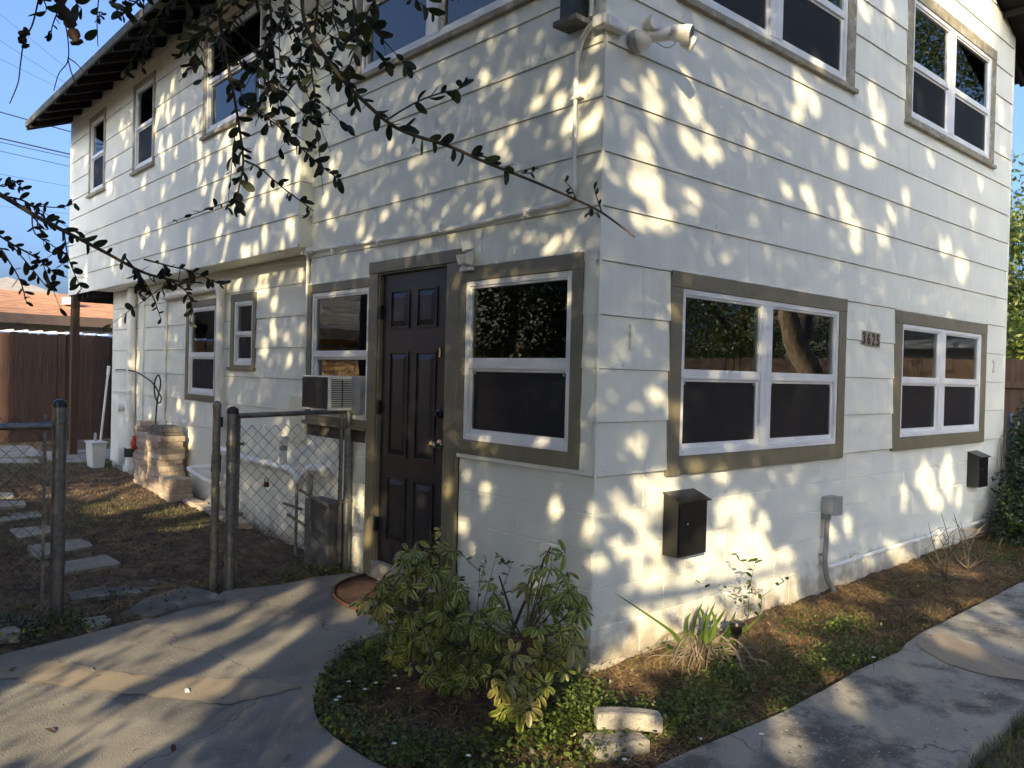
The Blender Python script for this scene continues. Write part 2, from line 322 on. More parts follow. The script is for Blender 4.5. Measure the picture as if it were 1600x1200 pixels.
def vnoise(x,y,s,seed=0):
    # smooth value noise
    rs=np.random.RandomState(seed); T=rs.rand(256,256)
    X=np.asarray(x)*s+1000; Y=np.asarray(y)*s+1000; i=np.floor(X).astype(int); j=np.floor(Y).astype(int); fx=X-i; fy=Y-j
    fx=fx*fx*(3-2*fx); fy=fy*fy*(3-2*fy); g=lambda a,b:T[a%256,b%256]
    return (g(i,j)*(1-fx)+g(i+1,j)*fx)*(1-fy)+(g(i,j+1)*(1-fx)+g(i+1,j+1)*fx)*fy
gzv=np.vectorize(gz)
def groundmesh():
    fine=np.arange(-6,9.01,.06); xs=np.concatenate([[-600,-200,-80,-40,-20,-12,-9,-7.5],fine,[10,12,15,20,35,60,120,250,600]])
    finey=np.arange(-4,9.01,.06); ys=np.concatenate([[-600,-200,-80,-40,-20,-12,-9,-7,-5.5],finey,[9.5,10,11,12,13,15,20,35,60,120,250,600]])
    X,Y=np.meshgrid(xs,ys); Z=gzv(X,Y)
    near=(X>-6)&(X<9)&(Y>-4)&(Y<9)
    rel=(vnoise(X,Y,3,1)-.5)*.03+(vnoise(X,Y,9,2)-.5)*.025+(vnoise(X,Y,15,3)-.5)*.018
    Z=np.where(near,Z+rel,Z-.0)
    # mound of thatch near the house corner
    Z+=.05*np.exp(-((X-.55)**2+(Y+.35)**2)/.12)
    ins=inpoly(X,Y,DRIVE)|inpoly(X,Y,WALK)
    Z=np.where(ins,gzv(X,Y)-.06,Z)
    h=(X>.03)&(X<6.2)&(Y>.03)&(Y<8.9); Z=np.where(h,Z-.1,Z)
    V=np.stack([X.ravel(),Y.ravel(),Z.ravel()],1); nx=len(xs); ny=len(ys)
    a=(np.arange(ny-1)[:,None]*nx+np.arange(nx-1)[None]).ravel(); F=np.stack([a,a+1,a+nx+1,a+nx],1)
    o=bulk('ground',V,F,M_SOIL); o.data.polygons.foreach_set('use_smooth',[True]*len(F)); setp(o,kind='structure')
groundmesh()
def slab(name,poly,top,thick,m,step=.12,noise=.004,xr=(-3.5,7),yr=(-2,3)):
    # densify the edge, fill, follow the ground
    P=[]
    for i,p in enumerate(poly):
        q=poly[(i+1)%len(poly)]; d=math.dist(p,q); k=max(1,min(60,int(d/.1)))
        for j in range(k): P.append((p[0]+(q[0]-p[0])*j/k,p[1]+(q[1]-p[1])*j/k))
    xs=np.arange(xr[0],xr[1],step); ys=np.arange(yr[0],yr[1],step); X,Y=np.meshgrid(xs,ys); X=X+(nr.rand(*X.shape)-.5)*.03; Y=Y+(nr.rand(*Y.shape)-.5)*.03
    k=inpoly(X,Y,poly); inner=[Vector(t) for t in zip(X[k],Y[k])]
    n=len(P); r=geometry.delaunay_2d_cdt([Vector(p) for p in P]+inner,[(i,(i+1)%n) for i in range(n)],[list(range(n))],1,1e-5)
    vs2=[tuple(v) for v in r[0]]; A=np.array(vs2)
    Z=gzv(A[:,0],A[:,1])+top+(vnoise(A[:,0],A[:,1],2.5,5)-.5)*noise*2
    mb=MB(); mb.add([(a,b,z) for (a,b),z in zip(vs2,Z)],[tuple(f) for f in r[2]])
    # sides
    idx={}
    for i,(a,b) in enumerate(vs2): idx[(round(a,4),round(b,4))]=i
    c=[]
    for p in P:
        j=int(np.argmin((A[:,0]-p[0])**2+(A[:,1]-p[1])**2)); c.append(j)
    base=len(mb.v); mb.add([(vs2[j][0],vs2[j][1],Z[j]-thick) for j in c],[(c[i]-base,c[(i+1)%n]-base,(i+1)%n,i) for i in range(n)])
    return setp(mb.build(name,m),kind='structure')
slab('driveway',DRIVE,.015,.10,M_CONC)
slab('sidewalk',WALK,.045,.16,M_SLAB,step=.12,xr=(-1,9),yr=(-1.7,-.85))
def patch(name,px,m,lift,amp=.03):
    P=[]
    pts=[ong(*p)[:2] for p in px]
    n=len(pts)
    for i in range(n):
        a=pts[i]; b=pts[(i+1)%n]; k=max(2,int(math.dist(a,b)/.04))
        for j in range(k):
            t=j/k; q=a+(b-a)*t; P.append((q[0]+rnd.uniform(-amp,amp)*.5,q[1]+rnd.uniform(-amp,amp)*.5))
    r=geometry.delaunay_2d_cdt([Vector(p) for p in P],[(i,(i+1)%len(P)) for i in range(len(P))],[list(range(len(P)))],1,1e-5)
    mb=MB(); mb.add([(v[0],v[1],gz(v[0],v[1])+lift+(float(vnoise(v[0],v[1],2.5,5))-.5)*.008) for v in r[0]],[tuple(f) for f in r[2]])
    o=mb.build(name,m); setp(o,kind='structure')
patch('repair_mortar',[(0,1048),(70,1035),(150,1052),(225,1062),(330,1066),(420,1068),(470,1080),(400,1096),(352,1108),(290,1098),(180,1090),(100,1076),(0,1065)],M_PATCH,.0195)
patch('sand_drift',[(1440,1003),(1478,1004),(1540,1030),(1600,1055),(1600,1078),(1540,1070),(1480,1052),(1430,1020)],M_PATCH,.0492,.01)

# ---------------------------------------------------------------- the house
house=thing('house','two storey cream house with lap siding over painted block and olive window trim','house',(0,0,0))
XW=6.21; YE=10.2; JX=-.115; RX=.15; YJ=3.145
PITCH=.286; LV=lambda k:1.07+PITCH*k
def F(ax,c):   # wall frame: (a,z,d) -> world; d is out of the wall
    if ax=='y': return lambda a,z,d:(a,c-d,z)
    if ax=='x': return lambda a,z,d:(c-d,a,z)
    if ax=='r': return lambda a,z,d:(a,c-d,z)
def fbox(mb,f,a0,a1,z0,z1,d0,d1):
    mb.hexa([f(a0,z0,d0),f(a1,z0,d0),f(a1,z0,d1),f(a0,z0,d1),f(a0,z1,d0),f(a1,z1,d0),f(a1,z1,d1),f(a0,z1,d1)]); return mb
def cut(rects,hole):
    out=[]; h0,h1,k0,k1=hole
    for (a0,a1,z0,z1) in rects:
        if h1<=a0+1e-4 or h0>=a1-1e-4 or k1<=z0+1e-4 or k0>=z1-1e-4: out.append((a0,a1,z0,z1)); continue
        if h0>a0: out.append((a0,h0,z0,z1))
        if h1<a1: out.append((h1,a1,z0,z1))
        b0,b1=max(a0,h0),min(a1,h1)
        if k0>z0: out.append((b0,b1,z0,k0))
        if k1<z1: out.append((b0,b1,k1,z1))
    return [r for r in out if r[1]-r[0]>.012 and r[3]-r[2]>.008]
def groups(rects):
    rects=list(rects); out=[]
    while rects:
        g=[rects.pop()]; ch=True
        while ch:
            ch=False
            for r in rects[:]:
                if any(min(r[1],q[1])-max(r[0],q[0])>-1e-5 and min(r[3],q[3])-max(r[2],q[2])>-1e-5 for q in g): g.append(r); rects.remove(r); ch=True
        out.append(g)
    return out
def siding(f,a0,a1,levels,holes,topfn=None,seed=0,seglen=1.22):
    rs=random.Random(seed)
    for k in range(len(levels)-1):
        z0,z1=levels[k],levels[k+1]; off=rs.uniform(0,seglen); cuts=[a0]+[x for x in [a0-seglen+off+i*seglen for i in range(20)] if a0+.15<x<a1-.15]+[a1]
        for s0,s1 in zip(cuts[:-1],cuts[1:]):
            rects=[(s0+(.0007 if s0>a0 else 0),s1-(.0007 if s1<a1 else 0),z0,z1-.0035)]
            for h in holes: rects=cut(rects,h)
            if not rects: continue
            for rects in groups(rects):
             mb=MB(); w0,w1,w2=[rs.uniform(-.0012,.0012) for _ in range(3)]; seg=max(1,int((s1-s0)/.3))
             dd=lambda z:.015-.011*(z-z0)/(z1-z0)
             for (p0,p1,q0,q1) in rects:
                 if q1-q0<z1-z0-.02 and q1-q0<.02: continue
                 if topfn:
                     t=topfn
                     if q0>min(t(p0),t(p1)) and q0>t((p0+p1)/2): continue
                 n=max(1,int((p1-p0)/.25))
                 for i in range(n):
                     b0=p0+(p1-p0)*i/n; b1=p0+(p1-p0)*(i+1)/n
                     e0=rs.uniform(-.0018,.0018) if q0==z0 else 0
                     za=q0
                     qa=min(q1,topfn(b0)) if topfn else q1; qb=min(q1,topfn(b1)) if topfn else q1
                     if qa<=q0+.003 and qb<=q0+.003: continue
                     qa=max(qa,q0+.002); qb=max(qb,q0+.002)
                     P=[f(b0,za,-.006),f(b1,za,-.006),f(b1,za,dd(q0)),f(b0,za,dd(q0)),f(b0,qa,-.006),f(b1,qb,-.006),f(b1,qb,dd(q1)),f(b0,qa,dd(q1))]
                     mb.add(P,[(3,2,1,0),(2,3,7,6),(4,5,6,7)]+([(0,3,7,4)[::1]] if i==0 else [])+([(1,5,6,2)] if i==n-1 else []))
             if mb.v: mb.build('siding_board',M_SID,house)
def blocks(f,a0,a1,z0,z1,holes,seed,top):
    # running bond of painted block, joints tooled back
    rs=random.Random(seed); k=0; zt=top
    while zt>z0:
        zb=zt-.2032; off=-.2 if k%2 else 0; a=a0+off
        while a<a1:
            rects=[(max(a,a0),min(a+.4064,a1),max(zb,z0-.2),min(zt,z1))]
            for h in holes: rects=cut(rects,h)
            mb=MB()
            for (p0,p1,q0,q1) in rects:
                if p1-p0<.03: continue
                g=.0025; e=rs.uniform(-.0008,.0006); b=.0075
                A=[f(p0,q0,0),f(p1,q0,0),f(p1,q1,0),f(p0,q1,0)]; Bk=[f(p0+g,q0+g,0),f(p1-g,q0+g,0),f(p1-g,q1-g,0),f(p0+g,q1-g,0)]
                C=[f(p0+b,q0+b,.003+e),f(p1-b,q0+b,.003+e),f(p1-b,q1-b,.003+e),f(p0+b,q1-b,.003+e)]
                mb.add(Bk+C,[(0,1,5,4),(1,2,6,5),(2,3,7,6),(3,0,4,7),(4,5,6,7)])
            if mb.v: mb.build('block',M_BLOCK,house)
            a+=.4064
        zt=zb; k+=1
def sheet(f,a0,a1,z0,z1,holes,d,m,name='wall',topfn=None,th=.08):
    rects=[(a0,a1,z0,z1)]
    for h in holes: rects=cut(rects,h)
    mb=MB()
    for (p0,p1,q0,q1) in rects: fbox(mb,f,p0,p1,q0,q1,d,d-th)
    return mb.build(name,m,house)

# windows: frame outer, rail, mullion spans, outer trim
def window(f,a0,a1,z0,z1,rail,mulls,out,depth=.0,trimmat=None,sill=False,screens=True,fw=.032,glassd=-.012,blind=None,curtains=(),label=None,top_over=.0):
    """a0..a1,z0..z1 outer of the white frame; out=(A0,A1,Z0,Z1) outer of trim"""
    tm=trimmat or M_TRIM; A0,A1,Z0,Z1=out
    mb=MB(); lo,hi=rail
    fd=.012
    fbox(mb,f,a0,a0+fw,z0,z1,-.05,fd); fbox(mb,f,a1-fw,a1,z0,z1,-.05,fd); fbox(mb,f,a0+fw,a1-fw,z1-fw,z1,-.05,fd); fbox(mb,f,a0+fw,a1-fw,z0,z0+.028,-.05,fd+.006)
    fbox(mb,f,a0+fw,a1-fw,z0+.028,z0+.040,-.05,fd-.006)
    for (m0,m1) in mulls:
        fbox(mb,f,m0,m1,z0+.04,z1-fw,-.05,fd)
        fbox(mb,f,(m0+m1)/2-.004,(m0+m1)/2+.004,z0+.04,z1-fw,fd,fd+.002)
    w=mb.build('window',M_VINYL,house,bevel=.0015)
    cols=[a0+fw]+[x for m_ in mulls for x in m_]+[a1-fw]; bays=[(cols[i],cols[i+1]) for i in range(0,len(cols),2)]
    if label: w['label']=label
    for (b0,b1) in bays:
        s=MB()   # upper sash with slim rails, lower sash set back
        fbox(s,f,b0,b1,lo+.0,hi,-.045,.006); fbox(s,f,b0,b0+.014,hi,z1-fw,-.045,.002); fbox(s,f,b1-.014,b1,hi,z1-fw,-.045,.002); fbox(s,f,b0+.014,b1-.014,z1-fw-.014,z1-fw,-.045,.002)
        s.build('upper_sash',M_VINYL,w,bevel=.001)
        g=MB(); fbox(g,f,b0+.010,b1-.010,hi-.01,z1-fw-.008,glassd-.006,glassd); g.build('pane',M_GLASS,w)
        s=MB(); zb=z0+.04
        fbox(s,f,b0,b0+.020,zb,lo,-.045,-.010); fbox(s,f,b1-.020,b1,zb,lo,-.045,-.010); fbox(s,f,b0+.02,b1-.02,zb,zb+.028,-.045,-.010); fbox(s,f,b0+.02,b1-.02,lo-.018,lo,-.045,-.010)
        s.build('lower_sash',M_VINYL,w)
        if screens:
            g=MB(); fbox(g,f,b0+.018,b1-.03,zb+.026,lo-.014,-.018,-.016); g.build('screen',M_SCREEN,w)
            g=MB(); e=.008
            for q in ((b0+.012,b0+.02,zb+.02,lo-.008),(b1-.032,b1-.024,zb+.02,lo-.008),(b0+.02,b1-.032,zb+.02,zb+.028),(b0+.02,b1-.032,lo-.016,lo-.008)): fbox(g,f,*q,-.016,-.012)
            g.build('screen_frame',M_GREYP,w)
            for bb in (b0+.03,b1-.055): 
                g=MB(); fbox(g,f,bb,bb+.010,lo-.036,lo-.012,-.012,-.006); g.build('screen_clip',M_GREYBOX,w)
        g=MB(); fbox(g,f,b0+.018,b1-.018,zb+.02,lo-.010,-.034,-.028); g.build('pane',M_GLASS,w)
        if blind:
            for i in range(int((hi+.3-zb)/.028)):
                pass
    if blind:
        mb=MB(); z=z0+.06
        while z<z1-.05: fbox(mb,f,a0+.05,a1-.05,z,z+.020,-.10,-.095); z+=.027
        mb.build('blind',M_BLIND,w)
    for (c0,c1) in curtains:
        mb=MB(); n=int((c1-c0)/.035)
        for i in range(n): fbox(mb,f,c0+i*.035,c0+i*.035+.030,z0,z1,-.12-.012*(i%2),-.115-.012*(i%2))
        mb.build('curtain',M_CURT,w)
    # trim boards, each its own piece; slightly wavy caulked top
    def tb(p0,p1,q0,q1,dd): 
        mb=MB(); n=max(1,int(max(p1-p0,0)/.12)) if (p1-p0)>(q1-q0) else 1
        for i in range(n):
            b0=p0+(p1-p0)*i/n; b1=p0+(p1-p0)*(i+1)/n
            fbox(mb,f,b0,b1,q0,q1,-.006,dd)
        mb=MB(); fbox(mb,f,p0,p1,q0,q1,-.006,dd); mb.build('trim_board',tm,w,bevel=.002)
    tb(A0,A1,z1+.002,Z1,.022); tb(A0,a0-.003,Z0 if not sill else z0,z1+.001,.020); tb(a1+.003,A1,Z0 if not sill else z0,z1+.001,.020)
    if not sill: tb(a0-.0025,a1+.0025,Z0,z0-.003,.022)
    else:
        mb=MB(); fbox(mb,f,A0-.015,A1+.015,Z0,Z0+.030,-.006,.045); fbox(mb,f,A0,A1,Z0+.0305,z0-.001,-.006,.020); mb.build('sill',tm,w,bevel=.002)
    # lumpy caulk line over the head
    mb=MB(); pts=[f(A0+(A1-A0)*i/24,Z1+.002+rnd.uniform(-.004,.006),.012) for i in range(25)]; mb.tube(pts,.006,5); mb.build('caulk',M_BLOCK,w,smooth='all')
    return w
fy=F('y',0.); fx=F('x',0.); fj=F('x',JX); frr=F('x',RX); fret=F('y',YJ)

# openings (trim outer, a little inside so that the siding tucks under the trim)
def op(o,e=.012): return (o[0]+e,o[1]-e,o[2]+e,o[3]-e)
W1=(.60,2.73,1.035,2.22); W2=(3.585,5.67,1.045,2.205); W3=(.59,2.745,3.755,4.93); W4=(3.65,5.70,3.745,4.90)
LA=(.10,1.165,1.095,2.262); LB=(2.235,3.17,1.17,2.283); DO=(1.155,2.235,.1,2.385)
U4=(.50,2.50,3.745,4.90); LC=(5.38,6.27,1.235,2.315); LD=(4.48,5.06,1.575,2.325)
U1=(8.50,9.25,3.845,4.92); U2=(6.62,7.38,3.84,4.90); U3=(3.80,5.20,3.83,4.86)
GS=.40; rake=lambda a: 5.22+GS*(a if a<3.105 else 6.21-a)
# block base and backing
hy=[op(W1),op(W2),op(W3),op(W4)]
siding(fy,0.0,XW,[LV(k) for k in range(20)],hy,topfn=rake,seed=3)
lvl=[LV(0)-.0,LV(1),LV(2),LV(3),LV(4),LV(5),LV(6),LV(7),LV(8),LV(9),LV(10),LV(11),LV(12),LV(13),LV(14),5.235]
hx=[op(LA),op(DO),op(U4),(LB[0]+.012,LB[1]+.2,LB[2]-2,LB[3]-.003)]
siding(fx,0.0,3.19,lvl[:5],hx,seed=5)
siding(fx,0.0,YJ,lvl[4:],hx,seed=6)
jl=[2.583,2.84,3.108,3.382,3.665,3.94,4.205,4.48,4.76,5.04,5.19]
siding(fj,YJ-.0,YE,jl,[op(U1),op(U2),op(U3)],seed=8)
siding(F('y',YJ+.0),JX+.0,-.012,jl,[],seed=9)           # narrow return of the projecting upper wall
rl=[2.345-.2775*k for k in range(7,-1,-1)]+[2.58]
siding(frr,3.19,8.95,rl,[op(LC),op(LD)],seed=12)
blocks(F('y',.014),.014,XW-.01,-.25,1.07,[],21,1.07-.003)
blocks(F('x',.014),.014,1.155,-.25,1.075,[],22,1.067)
blocks(F('x',.014),2.235,3.19,-.25,1.175,[],23,1.17)
sheet(F('y',.0145),.02,XW,-.3,1.065,hy,0,M_BLOCK,'wall_backing'); sheet(F('y',.0095),.005,XW,1.0655,5.3,hy,0,M_JOINT,'wall_backing')
mb=MB(); mb.prism([(.02,.0145,5.25),(XW-.02,.0145,5.25),(3.105,.0145,6.5)],(0,.08,0)); mb.build('gable_backing',M_BLOCK,house)
sheet(F('x',.0145),.02,3.19,-.3,1.065,[op(LA),op(DO),op(U4),op(LB)],0,M_BLOCK,'wall_backing'); sheet(F('x',.0095),.0955,3.19,1.0655,5.25,[op(LA),op(DO),op(U4),op(LB)],0,M_JOINT,'wall_backing')
sheet(F('x',JX+.007),YJ+.008,YE,2.61,5.2,[op(U1),op(U2),op(U3)],0,M_JOINT,'wall_backing')
sheet(F('x',RX+.007),3.2,8.95,.0,2.57,[op(LC),op(LD)],0,M_JOINT,'wall_backing')
mb=MB(); mb.box(RX-.02,RX+.1,3.19,8.96,-.1,.50); mb.build('foundation',M_BLOCK,house)
# corner boards and edges
mb=MB(); mb.box(-.013,.004,-.0135,-.004,1.062,5.25); mb.build('corner_bead',M_SID,house)
for q in ((-.013,.0,3.1915,3.215,1.1,2.585),(JX-.013,JX+.0,YJ-.016,YJ-.002,2.60,5.19),(-.0165,-.0,YJ-.018,YJ-.002,2.6,5.19),(XW,XW+.012,-.013,.0,1.07,5.2)):
    mb=MB(); mb.box(*q); mb.build('edge_trim',M_SID,house)
mb=MB(); mb.box(XW,XW+.08,.002,YE,-.2,5.2); mb.box(RX,XW,8.952,9.03,-.2,2.6); mb.box(JX,XW,YE,YE+.08,2.58,5.15); mb.build('far_wall',M_BLOCK,house)
# soffit under the projecting storey
mb=MB(); mb.box(JX-.004,RX+.1,YJ+.002,8.95,2.578,2.60); mb.build('overhang_soffit',M_SID,house)
mb=MB(); mb.box(JX,XW,8.95,YE,2.60,2.63)
for i in range(5): mb.box(JX+.02,XW,9.05+i*.27,9.09+i*.27,2.50,2.60)
mb.build('porch_joist',M_SOF,house)
mb=MB(); mb.box(-.13,-.035,9.95,10.07,.28,2.58); mb.build('porch_post',M_POST,house,bevel=.004)
mb=MB(); mb.box(-.5,3.2,9.0,10.6,.12,.30); mb.build('porch_slab',M_STONE,house,bevel=.01)
# rooms behind the glass
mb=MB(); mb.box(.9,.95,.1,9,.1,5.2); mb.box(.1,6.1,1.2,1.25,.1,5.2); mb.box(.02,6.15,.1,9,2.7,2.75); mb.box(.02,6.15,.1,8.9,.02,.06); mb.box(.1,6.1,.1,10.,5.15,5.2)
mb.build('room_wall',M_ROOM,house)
# roof
zE=lambda x:5.235+GS*min(x,6.21-x)
ey0,ey1=-.42,10.36; xL=-.66
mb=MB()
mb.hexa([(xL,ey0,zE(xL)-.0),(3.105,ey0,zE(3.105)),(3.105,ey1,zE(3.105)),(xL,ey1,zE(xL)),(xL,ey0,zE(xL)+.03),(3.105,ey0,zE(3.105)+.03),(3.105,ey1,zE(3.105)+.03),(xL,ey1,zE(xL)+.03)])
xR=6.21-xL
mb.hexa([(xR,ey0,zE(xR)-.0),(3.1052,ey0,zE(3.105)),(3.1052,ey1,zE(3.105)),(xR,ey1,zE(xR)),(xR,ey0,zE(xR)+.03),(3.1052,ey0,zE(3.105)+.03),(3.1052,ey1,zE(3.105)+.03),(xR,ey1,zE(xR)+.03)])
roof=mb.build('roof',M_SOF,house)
mb=MB()
for s in (0,1):
    X0=xL-.02 if s==0 else xR+.02; X1=3.105 if s==0 else 3.1052
    mb.hexa([(X0,ey0-.02,zE(X0)+.032),(X1,ey0-.02,zE(3.105)+.032),(X1,ey1+.02,zE(3.105)+.032),(X0,ey1+.02,zE(X0)+.032),(X0,ey0-.02,zE(X0)+.05),(X1,ey0-.02,zE(3.105)+.05),(X1,ey1+.02,zE(3.105)+.05),(X0,ey1+.02,zE(X0)+.05)])
mb.build('shingle_layer',M_SHING,roof)
for X0,s in ((xL,1),(xR,-1)):
    mb=MB(); mb.box(X0-.022*s,X0,ey0,ey1,zE(X0)-.045,zE(X0)+.031); mb.build('fascia',M_FASC,roof)
for yy,y2 in ((ey0-.022,ey0),(ey1,ey1+.022)):
    mb=MB(); mb.prism([(xL,yy,zE(xL)-.085),(3.105,yy,zE(3.105)-.085),(xR,yy,zE(xR)-.085),(xR,yy,zE(xR)+.03),(3.105,yy,zE(3.105)+.03),(xL,yy,zE(xL)+.03)],(0,.022,0)); mb.build('rake_board',M_SOF,roof)
y=10.2
while y>-.3:
    for sgn in (0,1):
        a,b=(xL,-.02) if sgn==0 else (xR,6.24)
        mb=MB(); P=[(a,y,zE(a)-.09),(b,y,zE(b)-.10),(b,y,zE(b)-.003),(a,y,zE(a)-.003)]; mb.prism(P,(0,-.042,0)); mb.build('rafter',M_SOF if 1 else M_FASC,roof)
    y-=.48
for x in np.arange(.1,6.2,.48):
    mb=MB(); mb.box(x,x+.04,-.40,-.016,zE(x)-.09,zE(x)-.012-GS*.04); mb.build('lookout',M_SOF,roof)
# wavy top edge where the soffit meets the siding
mb=MB(); mb.box(JX-.022,JX-.012,YJ,YE,5.19,5.235); mb.build('frieze_board',M_SID,house)

def nails(f,a0,a1,levels,holes,seed):
    rs=random.Random(seed); mb=MB()
    for z in levels:
        a=a0+rs.uniform(.05,.3)
        while a<a1-.05:
            if rs.random()<.55 and not any(h[0]-.02<a<h[1]+.02 and h[2]-.02<z+.03<h[3]+.02 for h in holes):
                zz=z+.028+rs.uniform(-.008,.008); r=rs.uniform(.0022,.0042); mb.add([f(a+r*math.cos(t*1.047),zz+r*math.sin(t*1.047),.0152) for t in range(6)],[(0,1,2,3,4,5)])
            a+=.406+rs.uniform(-.03,.03)
    o=mb.build('nail_heads',M_NAIL,house); o['kind']='stuff'
M_NAIL=mat('rusty_nail',(.20,.17,.12),.8,.4,40)
nails(fy,0,XW,[LV(k) for k in range(14)],hy,31); nails(fx,0,3.1,lvl[:14],hx,32); nails(fj,YJ,YE,jl,[op(U1),op(U2),op(U3)],33); nails(frr,3.3,8.9,rl,[op(LC),op(LD)],34)
# windows
window(fy,.71,2.62,1.145,2.125,(1.60,1.655),[(1.575,1.705)],W1,curtains=((1.33,1.5),(2.33,2.52)))
window(fy,3.72,5.54,1.155,2.10,(1.605,1.66),[(4.52,4.655)],W2,curtains=((5.05,5.25),(4.35,4.47)))
window(fy,.70,2.62,3.815,4.86,(4.27,4.32),[(1.575,1.725)],W3,trimmat=M_TRIMD,sill=True)
window(fy,3.76,5.585,3.82,4.80,(4.25,4.30),[(4.56,4.69)],W4,trimmat=M_TRIMD,sill=True)
window(fx,.185,1.105,1.185,2.172,(1.63,1.695),[],LA)
window(fx,2.236,3.10,1.235,2.212,(1.70,1.75),[],(2.2365,3.17,1.16,2.283),sill=True,screens=False)
window(fx,.60,2.42,3.80,4.80,(4.30,4.35),[(1.47,1.61)],U4,trimmat=M_TRIMD,sill=True,blind=True,screens=False)
window(fj,8.57,9.18,3.90,4.85,(4.36,4.40),[],U1,trimmat=M_TRIMD,sill=True)
window(fj,6.68,7.31,3.90,4.84,(4.36,4.40),[],U2,trimmat=M_TRIMD,sill=True)
window(fj,3.90,5.12,3.885,4.80,(4.36,4.40),[],U3,trimmat=M_TRIMD,sill=True,screens=False,blind=True)
window(frr,5.45,6.19,1.30,2.24,(1.70,1.755),[],LC,trimmat=M_TRIM,blind=True)
window(frr,4.55,4.98,1.625,2.25,(1.92,1.955),[],LD,trimmat=M_TRIM,sill=True)

# door with its casing
dm=MB(); fbox(dm,fx,1.315,2.098,.235,2.288,-.055,-.018); door=dm.build('door',M_DOOR,house,bevel=.002)
def panel(y0,y1,z0,z1):
    m=MB(); f=fx
    # sunk moulding ring and raised centre
    for (p0,p1,q0,q1) in ((y0,y0+.012,z0,z1),(y1-.012,y1,z0,z1),(y0+.012,y1-.012,z0,z0+.012),(y0+.012,y1-.012,z1-.012,z1)): fbox(m,f,p0,p1,q0,q1,-.0175,-.008)
    a=[f(y0+.02,z0+.02,-.0175),f(y1-.02,z0+.02,-.0175),f(y1-.02,z1-.02,-.0175),f(y0+.02,z1-.02,-.0175)]
    b=[f(y0+.055,z0+.055,-.006),f(y1-.055,z0+.055,-.006),f(y1-.055,z1-.055,-.006),f(y0+.055,z1-.055,-.006)]
    m.add(a+b,[(0,1,5,4),(1,2,6,5),(2,3,7,6),(3,0,4,7),(4,5,6,7)]); m.build('door_panel',M_DOOR,door)
for z0,z1 in ((1.90,2.17),(1.0,1.74),(.40,.86)):
    panel(1.44,1.67,z0,z1); panel(1.76,1.99,z0,z1)
m=MB(); m.lathe((-.0,1.365,1.13),[(.032,-.018),(.032,.0),(.014,.002),(.013,.025),(.027,.035),(.031,.05),(.026,.065),(.004,.068)][::1],16,(-1,0,0)); m.v=[(x+.0,y,z) for x,y,z in m.v]; m.build('door_knob',M_KNOB,door,smooth=True)
m=MB(); m.lathe((0,1.375,1.33),[(.030,-.017),(.030,.004),(.018,.008),(.004,.010)],14,(-1,0,0)); m.box(-.03,-.008,1.366,1.384,1.315,1.345); m.build('deadbolt',M_BLACK,door,smooth=True)
m=MB(); m.box(-.0,.0175,1.377,1.392,1.70,1.76); m.build('peephole_latch',M_KNOB,door)
for z in (.5,1.34,2.02):
    m=MB(); m.box(-.012,.016,2.088,2.112,z-.05,z+.05); m.build('hinge',M_BLACK,door)
def hb(name,y0,y1,z0,z1,d0,d1,mt=M_TRIM,bv=.003):
    m=MB(); fbox(m,fx,y0,y1,z0,z1,d0,d1); return m.build(name,mt,house,bevel=bv)
hb('door_casing',1.165,1.30,.12,2.300,-.006,.021); hb('door_casing',2.118,2.232,.12,2.300,-.006,.021); hb('door_casing',1.165,2.236,2.303,2.386,-.006,.024)
hb('door_jamb',1.3015,1.3135,.2,2.300,-.09,.012); hb('door_jamb',2.1,2.1165,.2,2.300,-.09,.012); hb('door_jamb',1.314,2.0995,2.29,2.300,-.09,.012)
hb('threshold',1.30,2.115,.125,.234,-.09,.03,M_STONE)
hb('corner_panel',.016,.097,1.10,2.25,-.004,.0125,M_SID,.001)

# raised outlines of removed apartment numbers, painted over
def ghost(txt,loc,size,name):
    c=bpy.data.curves.new(name,'FONT'); c.body=txt; c.size=size; c.fill_mode='NONE'; c.bevel_depth=.0022; c.bevel_resolution=0; c.resolution_u=2
    t=bpy.data.objects.new('tmp',c); col.objects.link(t); dg=bpy.context.evaluated_depsgraph_get(); me=bpy.data.meshes.new_from_object(t.evaluated_get(dg)); bpy.data.objects.remove(t)
    me.materials.append(M_BLOCK); o=bpy.data.objects.new(name,me); col.objects.link(o); o.parent=house; o.rotation_euler=(R(90),0,0); o.location=loc; o.scale=(.62,1,1); return o
ghost('1',(.215,-.013,1.755),.19,'painted_over_numeral'); ghost('2',(5.86,-.013,1.735),.19,'painted_over_numeral')

# ---------------------------------------------------------------- things fixed to the house
def flat_text(txt,size,m,parent,loc,rot,name,ext=.002,sx=1,font=None):
    c=bpy.data.curves.new(name,'FONT'); c.body=txt; c.size=size; c.extrude=ext; c.resolution_u=3; c.offset=size*.02
    t=bpy.data.objects.new('tmp',c); col.objects.link(t); dg=bpy.context.evaluated_depsgraph_get(); me=bpy.data.meshes.new_from_object(t.evaluated_get(dg)); bpy.data.objects.remove(t)
    me.materials.append(m); o=bpy.data.objects.new(name,me); col.objects.link(o); o.parent=parent; o.rotation_euler=rot; o.location=Vector(loc)-Vector(ROOT[parent.name]); o.scale=(sx,1,1); return o
plate=thing('house_number','dark bronze number tiles reading 3625 between the two lower windows of the right wall','house number',(3.13,-.012,1.90))
for i,ch in enumerate('3625'):
    x0=2.975+i*.078; m=MB(); dz=-.003*i
    m.prism([(x0+.012,-.0125,1.895+dz),(x0+.088,-.0125,1.895+dz),(x0+.092,-.0125,2.005+dz),(x0+.016,-.0125,2.005+dz)],(0,-.004-.0006*i,0)); m.build('number_tile',M_PLATE,plate)
    flat_text(ch,.125,M_BLACK,plate,(x0+.020,-.0185-.0006*i,1.905+dz),(R(90),0,0),'digit',.0015,.85)

